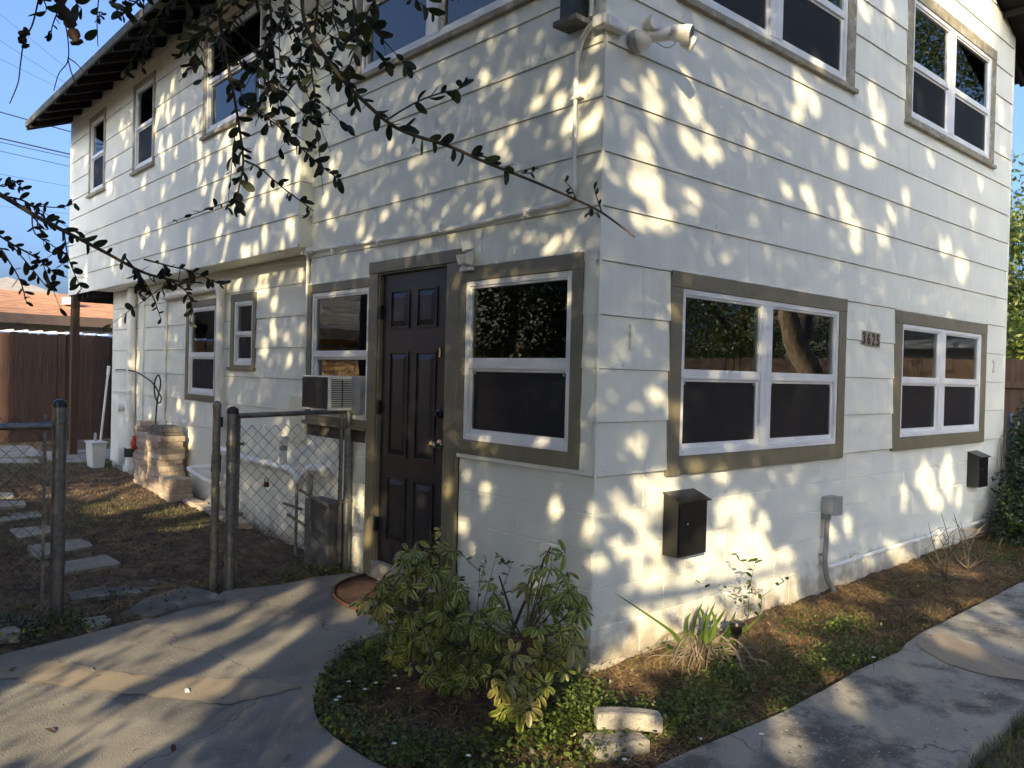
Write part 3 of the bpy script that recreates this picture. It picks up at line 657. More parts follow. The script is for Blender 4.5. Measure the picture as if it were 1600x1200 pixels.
def mailbox(x0,x1,z0,z1,d,label):
    t=thing('mailbox',label,'mailbox',((x0+x1)/2,0,z0),'black wall mailboxes')
    m=MB(); y1=.008
    m.hexa([(x0,-d,z0),(x1,-d,z0),(x1,y1,z0),(x0,y1,z0),(x0,-d,z1-.04),(x1,-d,z1-.04),(x1,y1,z1),(x0,y1,z1)]); m.build('body',M_BLACK,t,bevel=.003)
    m=MB(); m.box(x0+.012,x1-.012,-d-.003,-d-.0005,z0+.02,z1-.06); m.build('door_panel',M_BLACK,t,bevel=.001)
    m=MB(); m.hexa([(x0-.008,-d-.02,z1-.045),(x1+.012,-d-.02,z1-.045),(x1+.012,y1,z1+.003),(x0-.008,y1,z1+.003),(x0-.008,-d-.02,z1-.037),(x1+.012,-d-.02,z1-.037),(x1+.012,y1,z1+.011),(x0-.008,y1,z1+.011)]); m.build('lid',M_BLACK,t)
    m=MB(); m.lathe((x0+(x1-x0)*.30,-d-.003,z0+(z1-z0)*.52),[(.009,0),(.009,.004),(.004,.006)],10,(0,-1,0)); m.build('lock',M_KNOB,t)
mailbox(.605,.885,.575,.93,.10,'black metal mailbox on the right wall just below the large lower window nearest the corner')
mailbox(5.32,5.56,.625,.955,.10,'black metal mailbox at the far end of the right wall beside the climbing shrub')

# window air conditioner
ac=thing('window_air_conditioner','small beige window air conditioner jutting out over the gate','air conditioner',(-.1,2.63,1.29))
m=MB(); m.box(-.225,-.005,2.425,2.83,1.30,1.555); m.build('casing',M_AC,ac,bevel=.006)
m=MB(); m.box(-.231,-.2255,2.437,2.818,1.312,1.545); m.build('coil_grille',M_COIL,ac)
for i in range(24):
    y=2.44+i*.0158; m=MB(); m.box(-.2335,-.2315,y,y+.003,1.315,1.542); m.build('fin',M_COIL,ac)
m=MB(); m.box(-.200,-.028,2.4215,2.4245,1.325,1.532); m.build('vent_shade_plate',M_DARK,ac)  # flat dark plate; shade behind the louvers put into its colour
for s0,s1 in ((-.198,-.120),(-.108,-.030)):
    for i in range(15): m=MB(); z=1.332+i*.0134; m.box(s0,s1,2.4165,2.4212,z,z+.0062); m.build('louver',M_AC,ac)
m=MB(); m.box(-.035,.01,2.30,2.42,1.28,1.56); m.build('foam_filler',M_GREYBOX,ac)
m=MB(); m.box(-.20,-.005,2.47,2.50,1.278,1.2985); m.build('support_bracket',M_GREYP,ac)

# solar wall light above the door
t=thing('solar_wall_light','small beige solar spotlight angled over the door head','wall light',(-.05,1.05,2.27))
m=MB(); m.hexa([(-.095,1.015,2.27),(-.095,1.09,2.27),(-.03,1.09,2.262),(-.03,1.015,2.262),(-.110,1.005,2.325),(-.110,1.10,2.325),(-.03,1.10,2.365),(-.03,1.005,2.365)]); m.build('housing',M_AC,t,bevel=.004)
m=MB(); m.hexa([(-.108,1.010,2.328),(-.108,1.095,2.328),(-.032,1.095,2.366),(-.032,1.010,2.366),(-.108,1.010,2.332),(-.108,1.095,2.332),(-.032,1.095,2.370),(-.032,1.010,2.370)]); m.build('solar_panel',M_BLACK,t)
m=MB(); m.box(-.05,-.022,1.02,1.13,2.235,2.26); m.build('bracket',M_WHITE,t)

# electric conduit along the left wall
cd=thing('conduit','white conduit bending down from the corner and running left over the door','conduit',(-.03,1.6,2.5))
c=-.034
P1=spline([(c,.085,5.1),(c,.085,4.2),(c,.075,3.60),(c,.06,3.48)],4)
m=MB(); m.tube([(c,.075,5.1),(c,.075,3.50)],.011,8); m.build('upper_pipe',M_PIPE,cd,smooth=True)
m=MB(); m.tube(spline([(c-.01,.0,3.455),(c-.005,.06,3.45),(c,.12,3.415),(c,.165,3.33),(c,.175,3.22)],5),.017,10); m.build('elbow',M_PIPE,cd,smooth=True)
m=MB(); m.tube([(c,.175,3.225),(c,.175,3.10)],.0155,10); m.tube([(c,.175,3.11),(c,.172,2.64)],.012,10); m.build('riser',M_PIPE,cd,smooth=True)
m=MB(); m.tube(spline([(c,.172,2.66),(c,.172,2.60),(c,.20,2.56),(c,.26,2.543),(c,.34,2.54)],5),.0165,10); m.build('elbow',M_PIPE,cd,smooth=True)
m=MB(); m.tube(spline([(c,.32,2.541),(c,.9,2.522),(c,1.5,2.515),(c,2.2,2.535),(c,2.75,2.548),(c,3.08,2.553)],5),.0125,8); m.build('run',M_PIPE,cd,smooth=True)
for y in (.55,1.35,2.1,2.75): m=MB(); zz=2.525; m.box(-.05,-.012,y-.008,y+.008,zz-.022,zz+.030); m.build('strap',M_PIPE,cd)
m=MB(); m.box(-.05,-.012,.125,.215,3.085,3.10); m.build('strap',M_PIPE,cd)
m=MB(); m.tube(spline([(-.03,3.06,2.55),(-.05,3.11,2.56),(-.04,3.15,2.53)],4),.026,8); m.build('fitting',M_PIPE,cd,smooth=True)
m=MB(); m.box(-.075,-.02,-.055,.03,3.415,3.475); m.box(-.06,.10,-.075,-.016,3.405,3.465); m.build('junction_body',M_PIPE,cd,bevel=.008)

# dark hanging box at the corner
t=thing('wall_bracket_box','dark green metal box hanging on a bracket at the upper corner','wall box',(-.05,.14,3.49))
m=MB(); m.box(-.11,-.012,.115,.235,3.50,4.3); m.build('box',M_FELT,t,bevel=.004)
m=MB(); m.box(-.135,-.012,.09,.262,3.465,3.495); m.build('bracket',M_STAIN,t,bevel=.003)

# floodlight camera on the corner
t=thing('floodlight_camera','white security floodlight camera with two lamp heads on the upper corner','security camera',(.16,-.05,3.43))
bc=np.array([.205,-.035,3.405])
m=MB(); m.lathe(bc,[(.058,-.02),(.062,-.005),(.060,.012)],20,(.35,-1,.1)); m.build('mount_plate',M_GREYBOX,t,smooth=True)
m=MB(); m.lathe(bc,[(.055,.013),(.056,.03),(.048,.06),(.030,.085),(.004,.095)],20,(.35,-1,.1)); m.build('base_dome',M_WHITE,t,smooth=True)
m=MB(); m.tube([bc+[.02,-.06,.02],bc+[.115,-.135,.037]],[.040,.036],16); m.build('body',M_WHITE,t,smooth=True)
a=bc+np.array([.125,-.165,.035]); dr=np.array([.42,-.86,-.22]); dr/=np.linalg.norm(dr)
m=MB(); m.lathe(a,[(.020,-.03),(.040,-.02),(.044,.0),(.044,.035),(.049,.05),(.050,.085),(.047,.088)],20,dr); h=m.build('lamp_head',M_WHITE,t,smooth=True)
m=MB(); m.lathe(a,[(.044,.0885),(.044,.090)],20,dr); m.build('lens',M_BLACK,h)
a=bc+np.array([.19,-.19,.005]); m=MB(); m.lathe(a,[(.02,-.03),(.038,-.02),(.041,.02),(.043,.045),(.040,.047)],18,(.62,-.62,-.5)); m.build('lamp_head',M_WHITE,t,smooth=True)
a=bc+np.array([.01,-.10,.075]); m=MB(); m.lathe(a,[(.018,-.06),(.040,-.05),(.043,-.01),(.043,.025),(.040,.030)],20,(-.25,-1,-.1)); h=m.build('lamp_head',M_WHITE,t,smooth=True)
m=MB(); m.lathe(a,[(.0385,.0302),(.038,.033)],20,(-.25,-1,-.1)); m.build('lens',M_AC,h)
m=MB(); m.tube(spline([bc+[.05,-.10,-.02],bc+[.08,-.14,-.05],bc+[.12,-.16,-.03],bc+[.13,-.17,.0]],5),.002,5); m.build('wire',M_BLACK,t)

# meter box and conduits, right wall
t=thing('outlet_box','grey outdoor outlet box with a grey pipe down to the ground on the right wall','electrical box',(2.53,-.03,.08))
m=MB(); m.box(2.47,2.60,-.085,.008,.635,.765); m.build('box',M_GREYBOX,t,bevel=.006)
m=MB(); m.box(2.475,2.60,-.093,-.0855,.63,.77); m.build('cover',M_GREYBOX,t,bevel=.004)
m=MB(); m.box(2.462,2.50,-.055,.0,.60,.64); m.build('hub',M_GREYP,t)
m=MB(); m.tube(spline([(2.485,-.035,.63),(2.475,-.035,.45),(2.47,-.035,.28),(2.50,-.04,.16),(2.57,-.05,.08),(2.61,-.05,.02)],4),.019,8); m.build('pipe',M_GREYP,t,smooth=True)
m=MB(); m.box(2.44,2.51,-.035,.0,.335,.35); m.build('strap',M_GREYP,t)
t=thing('ground_conduit','white conduit running low along the right wall to its far end','conduit',(4,-.02,.24))
m=MB(); m.tube(spline([(2.50,-.028,.30),(2.51,-.028,.265),(2.56,-.028,.243),(2.70,-.028,.243),(3.0,-.028,.248),(4.2,-.028,.262),(5.7,-.028,.262)],5),.017,8); m.build('pipe',M_PIPE,t,smooth=True)
for x in (2.95,4.1,5.2): m=MB(); m.tube([(x-.02,-.028,.255),(x+.02,-.028,.255)],.021,8); m.build('coupling',M_PIPE,t)

# plumbing on the recessed wall
t=thing('vent_stack','tall white waste stack at the far end of the recessed wall','drain pipe',(.08,7.98,.27))
xs=.075
m=MB(); m.tube([(xs,7.99,2.57),(xs,7.98,.75)],.052,12); m.tube([(xs,7.97,.75),(xs,7.97,.55)],.058,12); m.tube([(xs,7.97,.45),(xs,7.97,.3)],.052,12); m.tube([(xs,7.97,.34),(xs,7.97,.24)],.075,12); m.build('pipe',M_PIPE,t,smooth=True)
m=MB(); m.tube([(xs,7.975,.56),(xs,7.975,.44)],.061,12); m.build('rubber_coupling',M_RUBBER,t,smooth=True)
m=MB(); m.tube([(xs,7.98,1.12),(xs,7.98,.98)],.060,12); m.tube([(xs,8.00,1.05),(xs-.10,8.03,1.06)],.045,10); m.tube([(xs-.09,8.03,1.06),(xs-.12,8.04,1.06)],.052,10); m.build('cleanout',M_PIPE,t,smooth=True)
m=MB(); m.box(.12,.147,7.66,7.78,.5,2.57); m.build('backing_board',M_SID,t)
t=thing('thin_riser','thin white conduit dropping down the recessed wall behind the stacked pavers','conduit',(.12,6.85,.9))
m=MB(); m.tube([(.12,6.87,2.57),(.12,6.87,.9)],.017,7); m.build('pipe',M_PIPE,t,smooth=True)
t=thing('drain_riser','white drain pipe dropping in front of the recessed wall window','drain pipe',(.07,5.2,.12))
m=MB(); m.tube([(.08,6.85,2.40),(.08,5.27,2.415)],.040,10); m.tube(spline([(.08,5.29,2.415),(.08,5.21,2.405),(.08,5.19,2.34)],5),.048,10); m.tube([(.08,5.19,2.36),(.07,5.165,1.10)],.042,10); m.tube([(.07,5.165,1.06),(.05,5.15,.75)],.038,10); m.build('pipe',M_PIPE,t,smooth=True)
m=MB(); m.tube([(.07,5.165,1.10),(.068,5.165,1.0)],.050,10); m.tube([(.055,5.15,.72),(.05,5.15,.55)],.050,10); m.build('rubber_coupling',M_RUBBER,t,smooth=True)
m=MB(); m.tube([(.05,5.15,.56),(.05,5.15,.12)],.046,10); m.tube([(.05,5.15,.22),(.05,5.15,.12)],.065,10); m.build('lower_pipe',M_GREYBOX,t,smooth=True)
m=MB(); m.tube(spline([(.05,5.15,.60),(-.06,5.42,.57),(-.10,5.46,.56),(-.11,5.40,.55),(-.06,5.12,.48),(.0,4.86,.46)],5),.025,9); m.build('elbow',M_PIPE,t,smooth=True)
t=thing('trap_pipe','white drain run with elbow and capped cleanout low behind the gate','drain pipe',(-.02,3.6,.7))
m=MB(); m.tube(spline([(.0,4.95,.80),(-.05,4.2,.775),(-.05,3.45,.765),(-.05,3.27,.75),(-.05,3.21,.70),(-.05,3.20,.62)],4),.034,10); m.build('pipe',M_PIPE,t,smooth=True)
m=MB(); m.tube(spline([(-.05,3.21,.66),(-.05,3.13,.72),(-.05,3.02,.80),(-.05,2.85,.825),(-.05,2.76,.80)],5),.038,10); m.build('elbow',M_PIPE,t,smooth=True)
m=MB(); m.tube([(-.05,3.48,.80),(-.05,3.48,.98)],.032,10); m.tube([(-.05,3.48,.97),(-.05,3.48,1.03)],.042,10); m.build('cleanout',M_PIPE,t,smooth=True)
m=MB(); m.tube([(-.05,3.48,.915),(-.05,3.48,.955)],.0345,10); m.build('blue_band',M_GREYBOX,t)
t=thing('concrete_stoop_block','rough stained concrete block with thin pipes between gate and wall','concrete block',(-.1,2.7,.1))
m=MB(); m.box(-.15,.0,2.52,2.90,.02,.60); m.build('block',M_STAIN,t,bevel=.012)
for (P,r) in (([(-.19,2.95,.15),(-.19,2.95,.70)],.012),([(-.19,2.72,.35),(-.19,2.72,.80)],.012),([(-.19,2.45,.60),(-.19,2.9,.66)],.013),([(-.19,2.8,.40),(-.19,3.1,.44)],.012),([(-.13,3.3,.50),(-.15,2.95,.50)],.012)):
    m=MB(); m.tube(P,r,7); m.build('thin_pipe',M_GALVD,t,smooth=True)
t=MB(); t.box(.128,.139,3.44,3.74,.97,1.365); setp(t.build('yellow_panel',M_YEL),'pale yellow painted board fixed low on the wall left of the air conditioner','panel')
# black loose cable
m=MB(); pts=[(181,578),(195,578),(212,581),(228,590),(240,600),(247,612),(252,622),(249,630),(243,622),(241,605),(243,592),(248,586),(251,597),(249,612),(246,625),(244,645),(243,668)]
m.tube(spline([onx(u,v,.05-.006*i) for i,(u,v) in enumerate(pts)],4),.009,5); setp(m.build('loose_cable',M_RUBBER,smooth='all'),'loose black cable curling off the wall above the paver stack','cable')
# thin wires along the soffit joint
for k in range(2):
    m=MB(); m.tube([(RX-.02-.02*k,3.25+.45*i,2.555-.018*k-rnd.uniform(0,.02)) for i in range(13)],.006,5); setp(m.build('soffit_wire',M_PIPE,smooth='all'),['upper painted wire strung under the projecting storey','lower painted wire sagging under the projecting storey'][k],'wire')

# ---------------------------------------------------------------- chain link fence, gate and posts
GY=2.46
def post(name,x,y,r,z1,label,cap='dome',m=M_GALV,capm=M_BLACK,bands=(),cat='post'):
    t=thing(name,label,cat,(x,y,gz(x,y)))
    b=MB(); b.tube([(x,y,gz(x,y)-.05),(x,y,z1)],r,16); b.build('pipe',m,t,smooth=True)
    b=MB(); b.lathe((x,y,z1-.012),[(r+.003,0),(r+.003,.022),(r*.9,.036),(r*.5,.046),(.002,.05)],16); b.build('cap',capm,t,smooth=True)
    for z,side in bands:
        b=MB(); b.tube([(x,y,z-.010),(x,y,z+.010)],r+.004,16); b.box(x+side*(r),x+side*(r+.05),y-.006,y+.006,z-.010,z+.010); b.build('band',M_GALVD,t)
    return t
post('fence_post',-1.976,2.45,.039,1.352,'thick galvanised terminal post with a black cap left of the walk',bands=((1.245,-1),(1.12,-1),(.42,-1),(.60,1) if 0 else (.80,-1)))
post('gate_post',-.925,GY,.036,1.30,'left galvanised gate post with a black cap',bands=((1.08,1),(.30,1),(.60,1)))
post('gate_post',-1.0,2.545,.026,1.335,'slimmer weathered pipe post right behind the left gate post',m=M_GALVD,capm=M_GALVD,bands=())
post('gate_post',-.028,GY,.031,1.352,'right galvanised gate post beside the door casing',capm=M_GALV,bands=((1.16,-1),(.62,-1)))
def chainlink(a0,a1,z0,z1,fn,p=.085,r=.0023):
    mb=MB(); n=int((a1-a0)/p)+1; h=p/2*1.0; rows=int((z1-z0)/h)
    for i in range(n+1):
        pts=[]
        for j in range(rows+1):
            a=a0+i*p+(p/2 if j%2 else 0)*(1)-(p/4)
            a=a0+i*p+(p/2)*(1 if j%2 else 0)
            if a>a1: a=a1
            pts.append(fn(a,z0+j*h,.0025 if j%2 else -.0025))
        mb.tube(pts,r,4,False)
        pts=[]
        for j in range(rows+1):
            a=a0+i*p-(p/2)*(1 if j%2 else 0)
            a=min(max(a,a0),a1); pts.append(fn(a,z0+j*h,-.0025 if j%2 else .0025))
        mb.tube(pts,r,4,False)
    return mb
gate=thing('chain_link_gate','low chain link gate with a grey pipe frame closed between its posts','gate',(-.47,GY,.15))
b=MB(); b.tube([(-.885,GY,1.272),(-.075,GY,1.292)],.0185,10); b.build('top_rail',M_GALV,gate,smooth=True)
b=MB(); b.tube([(-.882,GY,.14),(-.882,GY,1.26)],.0125,8); b.build('side_rail',M_GALV,gate,smooth=True)
b=MB(); b.tube([(-.088,GY,.16),(-.088,GY,1.28)],.0125,8); b.build('side_rail',M_GALV,gate,smooth=True)
o=chainlink(-.87,-.10,.10,1.24,lambda a,z,d:(a,GY+d+.006,z)).build('wire_mesh',M_WIRE,gate); o['kind']='stuff'
t=thing('padlock','small rust red padlock hanging on the gate wire','padlock',(-.70,GY,.77))
q=ony(416,756,GY-.01); b=MB(); b.box(q[0]-.017,q[0]+.017,GY-.022,GY-.004,q[2]-.022,q[2]+.012); b.build('lock_body',M_BRASS,t,bevel=.003)
b=MB(); b.tube(spline([(q[0]-.011,GY-.012,q[2]+.01),(q[0]-.011,GY-.012,q[2]+.032),(q[0],GY-.012,q[2]+.042),(q[0]+.011,GY-.012,q[2]+.032),(q[0]+.011,GY-.012,q[2]+.01)],4),.003,6); b.build('shackle',M_BLACK,t)
lf=thing('chain_link_fence','chain link fence panel with grey top rail left of the thick post','fence',(-2.9,2.45,.1))
b=MB(); b.tube([(-4.6,2.45,1.225),(-2.02,2.45,1.232)],.020,10); b.tube([(-2.08,2.45,1.232),(-2.02,2.45,1.232)],.025,10); b.build('top_rail',M_GALV,lf,smooth=True)
b=MB(); b.box(-2.062,-2.044,2.447,2.453,.10,1.30); b.build('tension_bar',M_GALVD,lf)
o=chainlink(-4.5,-2.05,.10,1.30,lambda a,z,d:(a,2.45+d,z),p=.085).build('wire_mesh',M_WIRE,lf); o['kind']='stuff'
b=MB(); b.tube([(-4.62,2.45,0),(-4.62,2.45,1.3)],.03,12); b.build('line_post',M_GALV,lf,smooth=True)
# right side
post('fence_post',6.93,.13,.036,1.27,'weathered galvanised post with a pointed cap in the climbing shrub',capm=M_GALV)
rf=thing('chain_link_fence','chain link fence running off to the right from the shrub covered post','fence',(6.93,-1.0,.1))
b=MB(); b.tube([(6.93,.09,1.17),(6.93,-3.5,1.17)],.02,8); b.build('top_rail',M_GALV,rf,smooth=True)
o=chainlink(-3.4,.09,.12,1.16,lambda a,z,d:(6.93+d,a,z),p=.07).build('wire_mesh',M_WIRE,rf); o['kind']='stuff'

# ---------------------------------------------------------------- wooden fences
def picket_mesh(w,h,t,name,m):
    e=w*.22; P=[(-w/2,0,0),(w/2,0,0),(w/2,0,h-e),(w/2-e*.35,0,h-e*.3),(w/2-e,0,h),(-w/2+e,0,h),(-w/2+e*.35,0,h-e*.3),(-w/2,0,h-e)]
    mb=MB(); mb.prism(P,(0,t,0)); me=bpy.data.meshes.new(name); me.from_pydata(mb.v,[],mb.f); me.materials.append(m); me.update(); return me
def wood_fence(name,label,p0,p1,zt,zb,m,w=.139,dogear=True,rails=(),railside=-1):
    p0=np.array(p0,float); p1=np.array(p1,float); L=np.linalg.norm(p1-p0); d=(p1-p0)/L; ang=math.atan2(d[1],d[0]); nn=np.array([-d[1],d[0]])
    t=thing(name,label,'fence',(p0[0],p0[1],zb)); me=picket_mesh(w+.001,zt-zb,.018,'picket',m); n=int(L/w)
    for i in range(n):
        c=p0+d*(i+.5)*w; o=bpy.data.objects.new('picket',me); col.objects.link(o); o.parent=t
        q_=rnd.uniform(-.010,.010); o.location=(c[0]-p0[0]+nn[0]*q_,c[1]-p0[1]+nn[1]*q_,rnd.uniform(-.014,.010)); o.rotation_euler=(rnd.uniform(-.003,.003),rnd.uniform(-.002,.002),ang+rnd.uniform(-.008,.008))
    for z in rails:
        mb=MB(); a=p0+nn*railside*.045*-1; b_=p1+nn*railside*.045*-1; q=nn*.02
        mb.hexa([tuple(a-q)+(z,),tuple(b_-q)+(z,),tuple(b_+q)+(z,),tuple(a+q)+(z,),tuple(a-q)+(z+.088,),tuple(b_-q)+(z+.088,),tuple(b_+q)+(z+.088,),tuple(a+q)+(z+.088,)]); mb.build('rail',m,t)
    return t
wood_fence('wood_fence','dark brown dog eared wooden fence across the back yard',(-4.5,12.4),(1.8,12.4),2.09,.27,M_WOOD)
wood_fence('wood_fence','lighter cedar fence with a horizontal rail beyond the right end of the house',(9.3,-9.5),(9.3,2.6),1.98,.02,M_WOODL,rails=(.35,1.58),railside=-1)

# ---------------------------------------------------------------- yard things
def ptop(px,z): return [tuple(hit(2,z,u,v)[:2]) for u,v in px]
stones=[([(-60,697),(48,695.6),(76,711),(-60,716)],'broad pale slab at the back of the stepping path'),
 ([(-40,716),(58,716),(62,722),(-40,724)],'thin slab just before the broad back slab of the stepping path'),
 ([(-40,769),(20,769),(23,776),(-40,779)],'small stepping stone cut by the picture edge, third from the back'),
 ([(-40,783),(38,782),(42,788),(-40,795)],'stepping stone by the sunlit grass at the picture edge'),
 ([(-30,805),(62,798),(70,806),(-30,818)],'pale stepping stone seen through the fence wire'),
 ([(15,826),(75,820),(106,826),(28,841)],'square stepping stone just left of the thick post'),
 ([(42,852),(129,841),(148,852),(56,870)],'stepping stone crossing behind the thick post'),
 ([(84,880),(167,865),(191,880),(84,898)],'largest stepping stone right of the thick post'),
 ([(127,967),(163,961),(175,967),(142,980)],'broken stone chip at the driveway edge')]
for px,lab in stones:
    c=ong(*np.mean(px,0)); z=c[2]+.016; P=ptop(px,z); mb=MB(); n=4
    # rounded, slightly irregular outline
    Q=[]
    for i in range(4):
        a=np.array(P[i]); b=np.array(P[(i+1)%4])
        for t in (.06,.5,.94): q=a+(b-a)*t; Q.append((q[0]+rnd.uniform(-.008,.008),q[1]+rnd.uniform(-.008,.008)))
    mb.prism([(x,y,z-.06) for x,y in Q],(0,0,.06)); setp(mb.build('stepping_stone',M_STONE,bevel=.006),lab,'stepping stone','stepping stones across the yard')
for px,lab in (([(107,925),(165,914),(173,930),(112,937)],'left dark brick of the row set in the soil'),([(166,919),(204,912),(225,924),(184,929)],'middle dark brick of the row set in the soil'),([(206,911),(240,904),(262,911),(226,923)],'right dark brick of the row set in the soil')):
    c=ong(*np.mean(px,0)); z=c[2]+.012; mb=MB(); mb.prism([p+(z-.05,) for p in ptop(px,z)],(0,0,.05)); setp(mb.build('path_brick',M_STAIN,bevel=.005),lab,'brick','dark bricks in the soil')
px=[(190,958),(225,935),(290,915),(335,925),(352,935),(330,940),(290,947),(240,962)]
mb=MB(); mb.prism([p+(.075,) for p in ptop(px,.105)],(0,0,.03)); setp(mb.build('broken_paving',M_STAIN,bevel=.004),kind='structure')
# curb block at the left
mb=MB(); a=ong(-60,1022); b=ong(33,1003); 
d=(b-a)[:2]; d/=np.linalg.norm(d); nn=np.array([-d[1],d[0]]); z0=b[2]-.01
A=[a[:2],b[:2],b[:2]+nn*.10,a[:2]+nn*.10]; mb.prism([(p[0],p[1],z0) for p in A],(0,0,.082)); setp(mb.build('edging_block',M_STONE,bevel=.014),'pale edging block at the left edge of the driveway','block','loose edging blocks')
# pair of edging blocks by the corner
def eblock(cu,cv,L,W,H,ang,z,label,curve=0,tilt=0):
    c=hit(2,z,cu,cv); mb=MB(); n=8; top=[];bot=[]
    for i in range(n+1):
        t=(i/n-.5); top.append((t*L,W/2+curve*(1-4*t*t)))
    for i in range(n,-1,-1):
        t=(i/n-.5); top.append((t*L,-W/2+curve*(1-4*t*t)))
    ca,sa=math.cos(ang),math.sin(ang)
    mb.prism([(c[0]+x*ca-y*sa,c[1]+x*sa+y*ca,z-H+x*tilt) for x,y in top],(0,0,H)); return setp(mb.build('edging_block',M_STONE,bevel=.013),label,'block','loose edging blocks')
eblock(962,1150,.26,.15,.09,R(-22),.065,'lower of the two loose edging blocks by the house corner')
eblock(982,1112,.29,.085,.075,R(-38),.148,'upper curved edging block leaning on the one below by the house corner',.02,-.06)
# stacked wall pavers
def pav(x,y,z,l,w,h,ang,cat='paver',lab=None,m=M_BRICK):
    mb=MB(); ca,sa=math.cos(ang),math.sin(ang); hx_,hy_=w/2,l/2; P=[]
    for (a,b) in ((-hx_,-hy_*.92),(-hx_*.2,-hy_),(hx_,-hy_*.95),(hx_,hy_*.95),(-hx_*.2,hy_),(-hx_,hy_*.92)): P.append((x+a*ca-b*sa,y+a*sa+b*ca,z))
    mb.prism(P,(0,0,h)); o=mb.build('wall_paver',m,bevel=.006); return setp(o,lab,'paver','tan pavers stacked against the wall')
ORD=['lowest','second','third','fourth','fifth','sixth','seventh','eighth','ninth','tenth']
LBs={'A':'tan paver somewhere within the left column of the stack against the wall','B':'tan paver somewhere within the right column of the stack against the wall','C':'tan paver in the low step at the right foot of the stack'}
z=.22
for i in range(10): pav(-.02+rnd.uniform(-.012,.012),6.86+rnd.uniform(-.02,.02),z,.42,.26,.061,rnd.uniform(-.05,.05),lab='%s tan paver from the ground in the left column of the wall stack'%ORD[i]); z+=.0625
z=.21
for i in range(10): pav(-.06+rnd.uniform(-.012,.012),6.27+rnd.uniform(-.02,.02),z,.44,.26,.062,rnd.uniform(-.05,.05),lab='%s tan paver from the ground in the right column of the wall stack'%ORD[i]); z+=.0635
pav(-.04,6.92,.847,.24,.22,.055,.1,lab='lower of the two pale pavers topping the left column of the stack'); pav(-.04,6.93,.904,.22,.2,.055,-.1,lab='topmost pale paver of the left column of the stack')
pav(-.05,6.30,.846,.42,.22,.035,.05,lab='grey slab under the topmost grey paver of the right column',m=M_STAIN); pav(-.05,6.29,.883,.40,.22,.06,-.03,lab='topmost grey paver of the right column',m=M_STAIN)
for i in range(3): pav(-.10,5.83+rnd.uniform(-.01,.01),.19+i*.08,.36,.24,.078,rnd.uniform(-.04,.04),lab='%s tan paver from the ground in the low step right of the wall stack'%ORD[i])
mb=MB(); mb.lathe((-.17,6.98,.63),[(.012,0),(.034,.015),(.045,.05),(.028,.09),(.010,.13),(.018,.15)],9); mb.v=[(x+rnd.uniform(-.012,.012),y+rnd.uniform(-.012,.012),z+rnd.uniform(-.008,.008)) for x,y,z in mb.v]; setp(mb.build('orange_bag',M_ORANGE),'crumpled orange plastic bag caught on the left column of the paver stack','bag')
for i in range(5):
    x,y=.03-.0*i,4.2+i*.36; mb=MB(); mb.box(x-.14,x+.0,y,y+.34,gz(x,y)-.03,gz(x,y)+.045)
    setp(mb.build('border_brick',M_BRICK,bevel=.006),'%s tan border brick from the gate end in the row at the wall foot'%['first','second','third','fourth','last'][i],'brick','border bricks along the wall foot')
# bucket and pole
bq=thing('pail','tall white plastic bin standing by the recessed wall corner','bin',(-.19,8.42,.27))
mb=MB(); mb.hexa([(-.27,8.28,.27),(-.13,8.28,.27),(-.13,8.52,.27),(-.27,8.52,.27),(-.29,8.25,.60),(-.11,8.25,.60),(-.11,8.55,.60),(-.29,8.55,.60)]); mb.build('tub',M_WHITE,bq,bevel=.012)
mb=MB(); mb.box(-.30,-.10,8.24,8.56,.595,.615); mb.build('rim',M_WHITE,bq,bevel=.004)
mb=MB(); mb.tube(spline([(-.2,8.42,.60),(-.2,8.42,.70),(-.2,8.47,.70),(-.2,8.47,.60)],3),.012,6); mb.build('grip',M_GREYBOX,bq)
t=thing('cleaning_pole','thin pale pole leaning in the white bin','pole',(-.2,8.4,.4))
a=onx(157,688,-.2); b=onx(170,572,-.08); mb=MB(); mb.tube([a,b],.014,8); mb.build('shaft',M_WHITE,t,smooth=True)
mb=MB(); mb.tube([b-(b-a)*.12,b],.020,8); mb.build('grip',M_WHITE,t,smooth=True)
# door mat
mb=MB(); n=28; cx,cy=.0,1.70; P=[(-.47*math.sin(math.pi*i/n),cy+.50*math.cos(math.pi*i/n)) for i in range(n+1)]
m1=MB(); m1.prism([(x-.012 if x==0 else x,y,gz(x,y)+.018) for x,y in P],(0,0,.014)); mt_=thing('door_mat','half round rusty brown mat on the ground at the dark door','door mat',(-.25,1.70,gz(-.25,1.7)+.018)); m1.build('pad',M_RUST,mt_)
m1=MB(); m1.tube([(x-.014,y,gz(x,y)+.034) for x,y in P],.013,6); m1.build('rim',M_RUST,mt_,smooth='all')
# path light by the strap plant
t=thing('path_light','small black solar path light staked beside the strap leaved plant','path light',(.70,-.43,.02))
q=ong(1149,1045); x,y=q[0],q[1]
mb=MB(); mb.tube([(x,y,.0),(x,y,.20)],.012,8); mb.build('stake',M_BLACK,t); mb=MB(); mb.lathe((x,y,.20),[(.015,0),(.030,.02),(.030,.055),(.045,.06),(.042,.075),(.01,.082)],12); mb.build('lamp_head',M_BLACK,t,smooth=True)

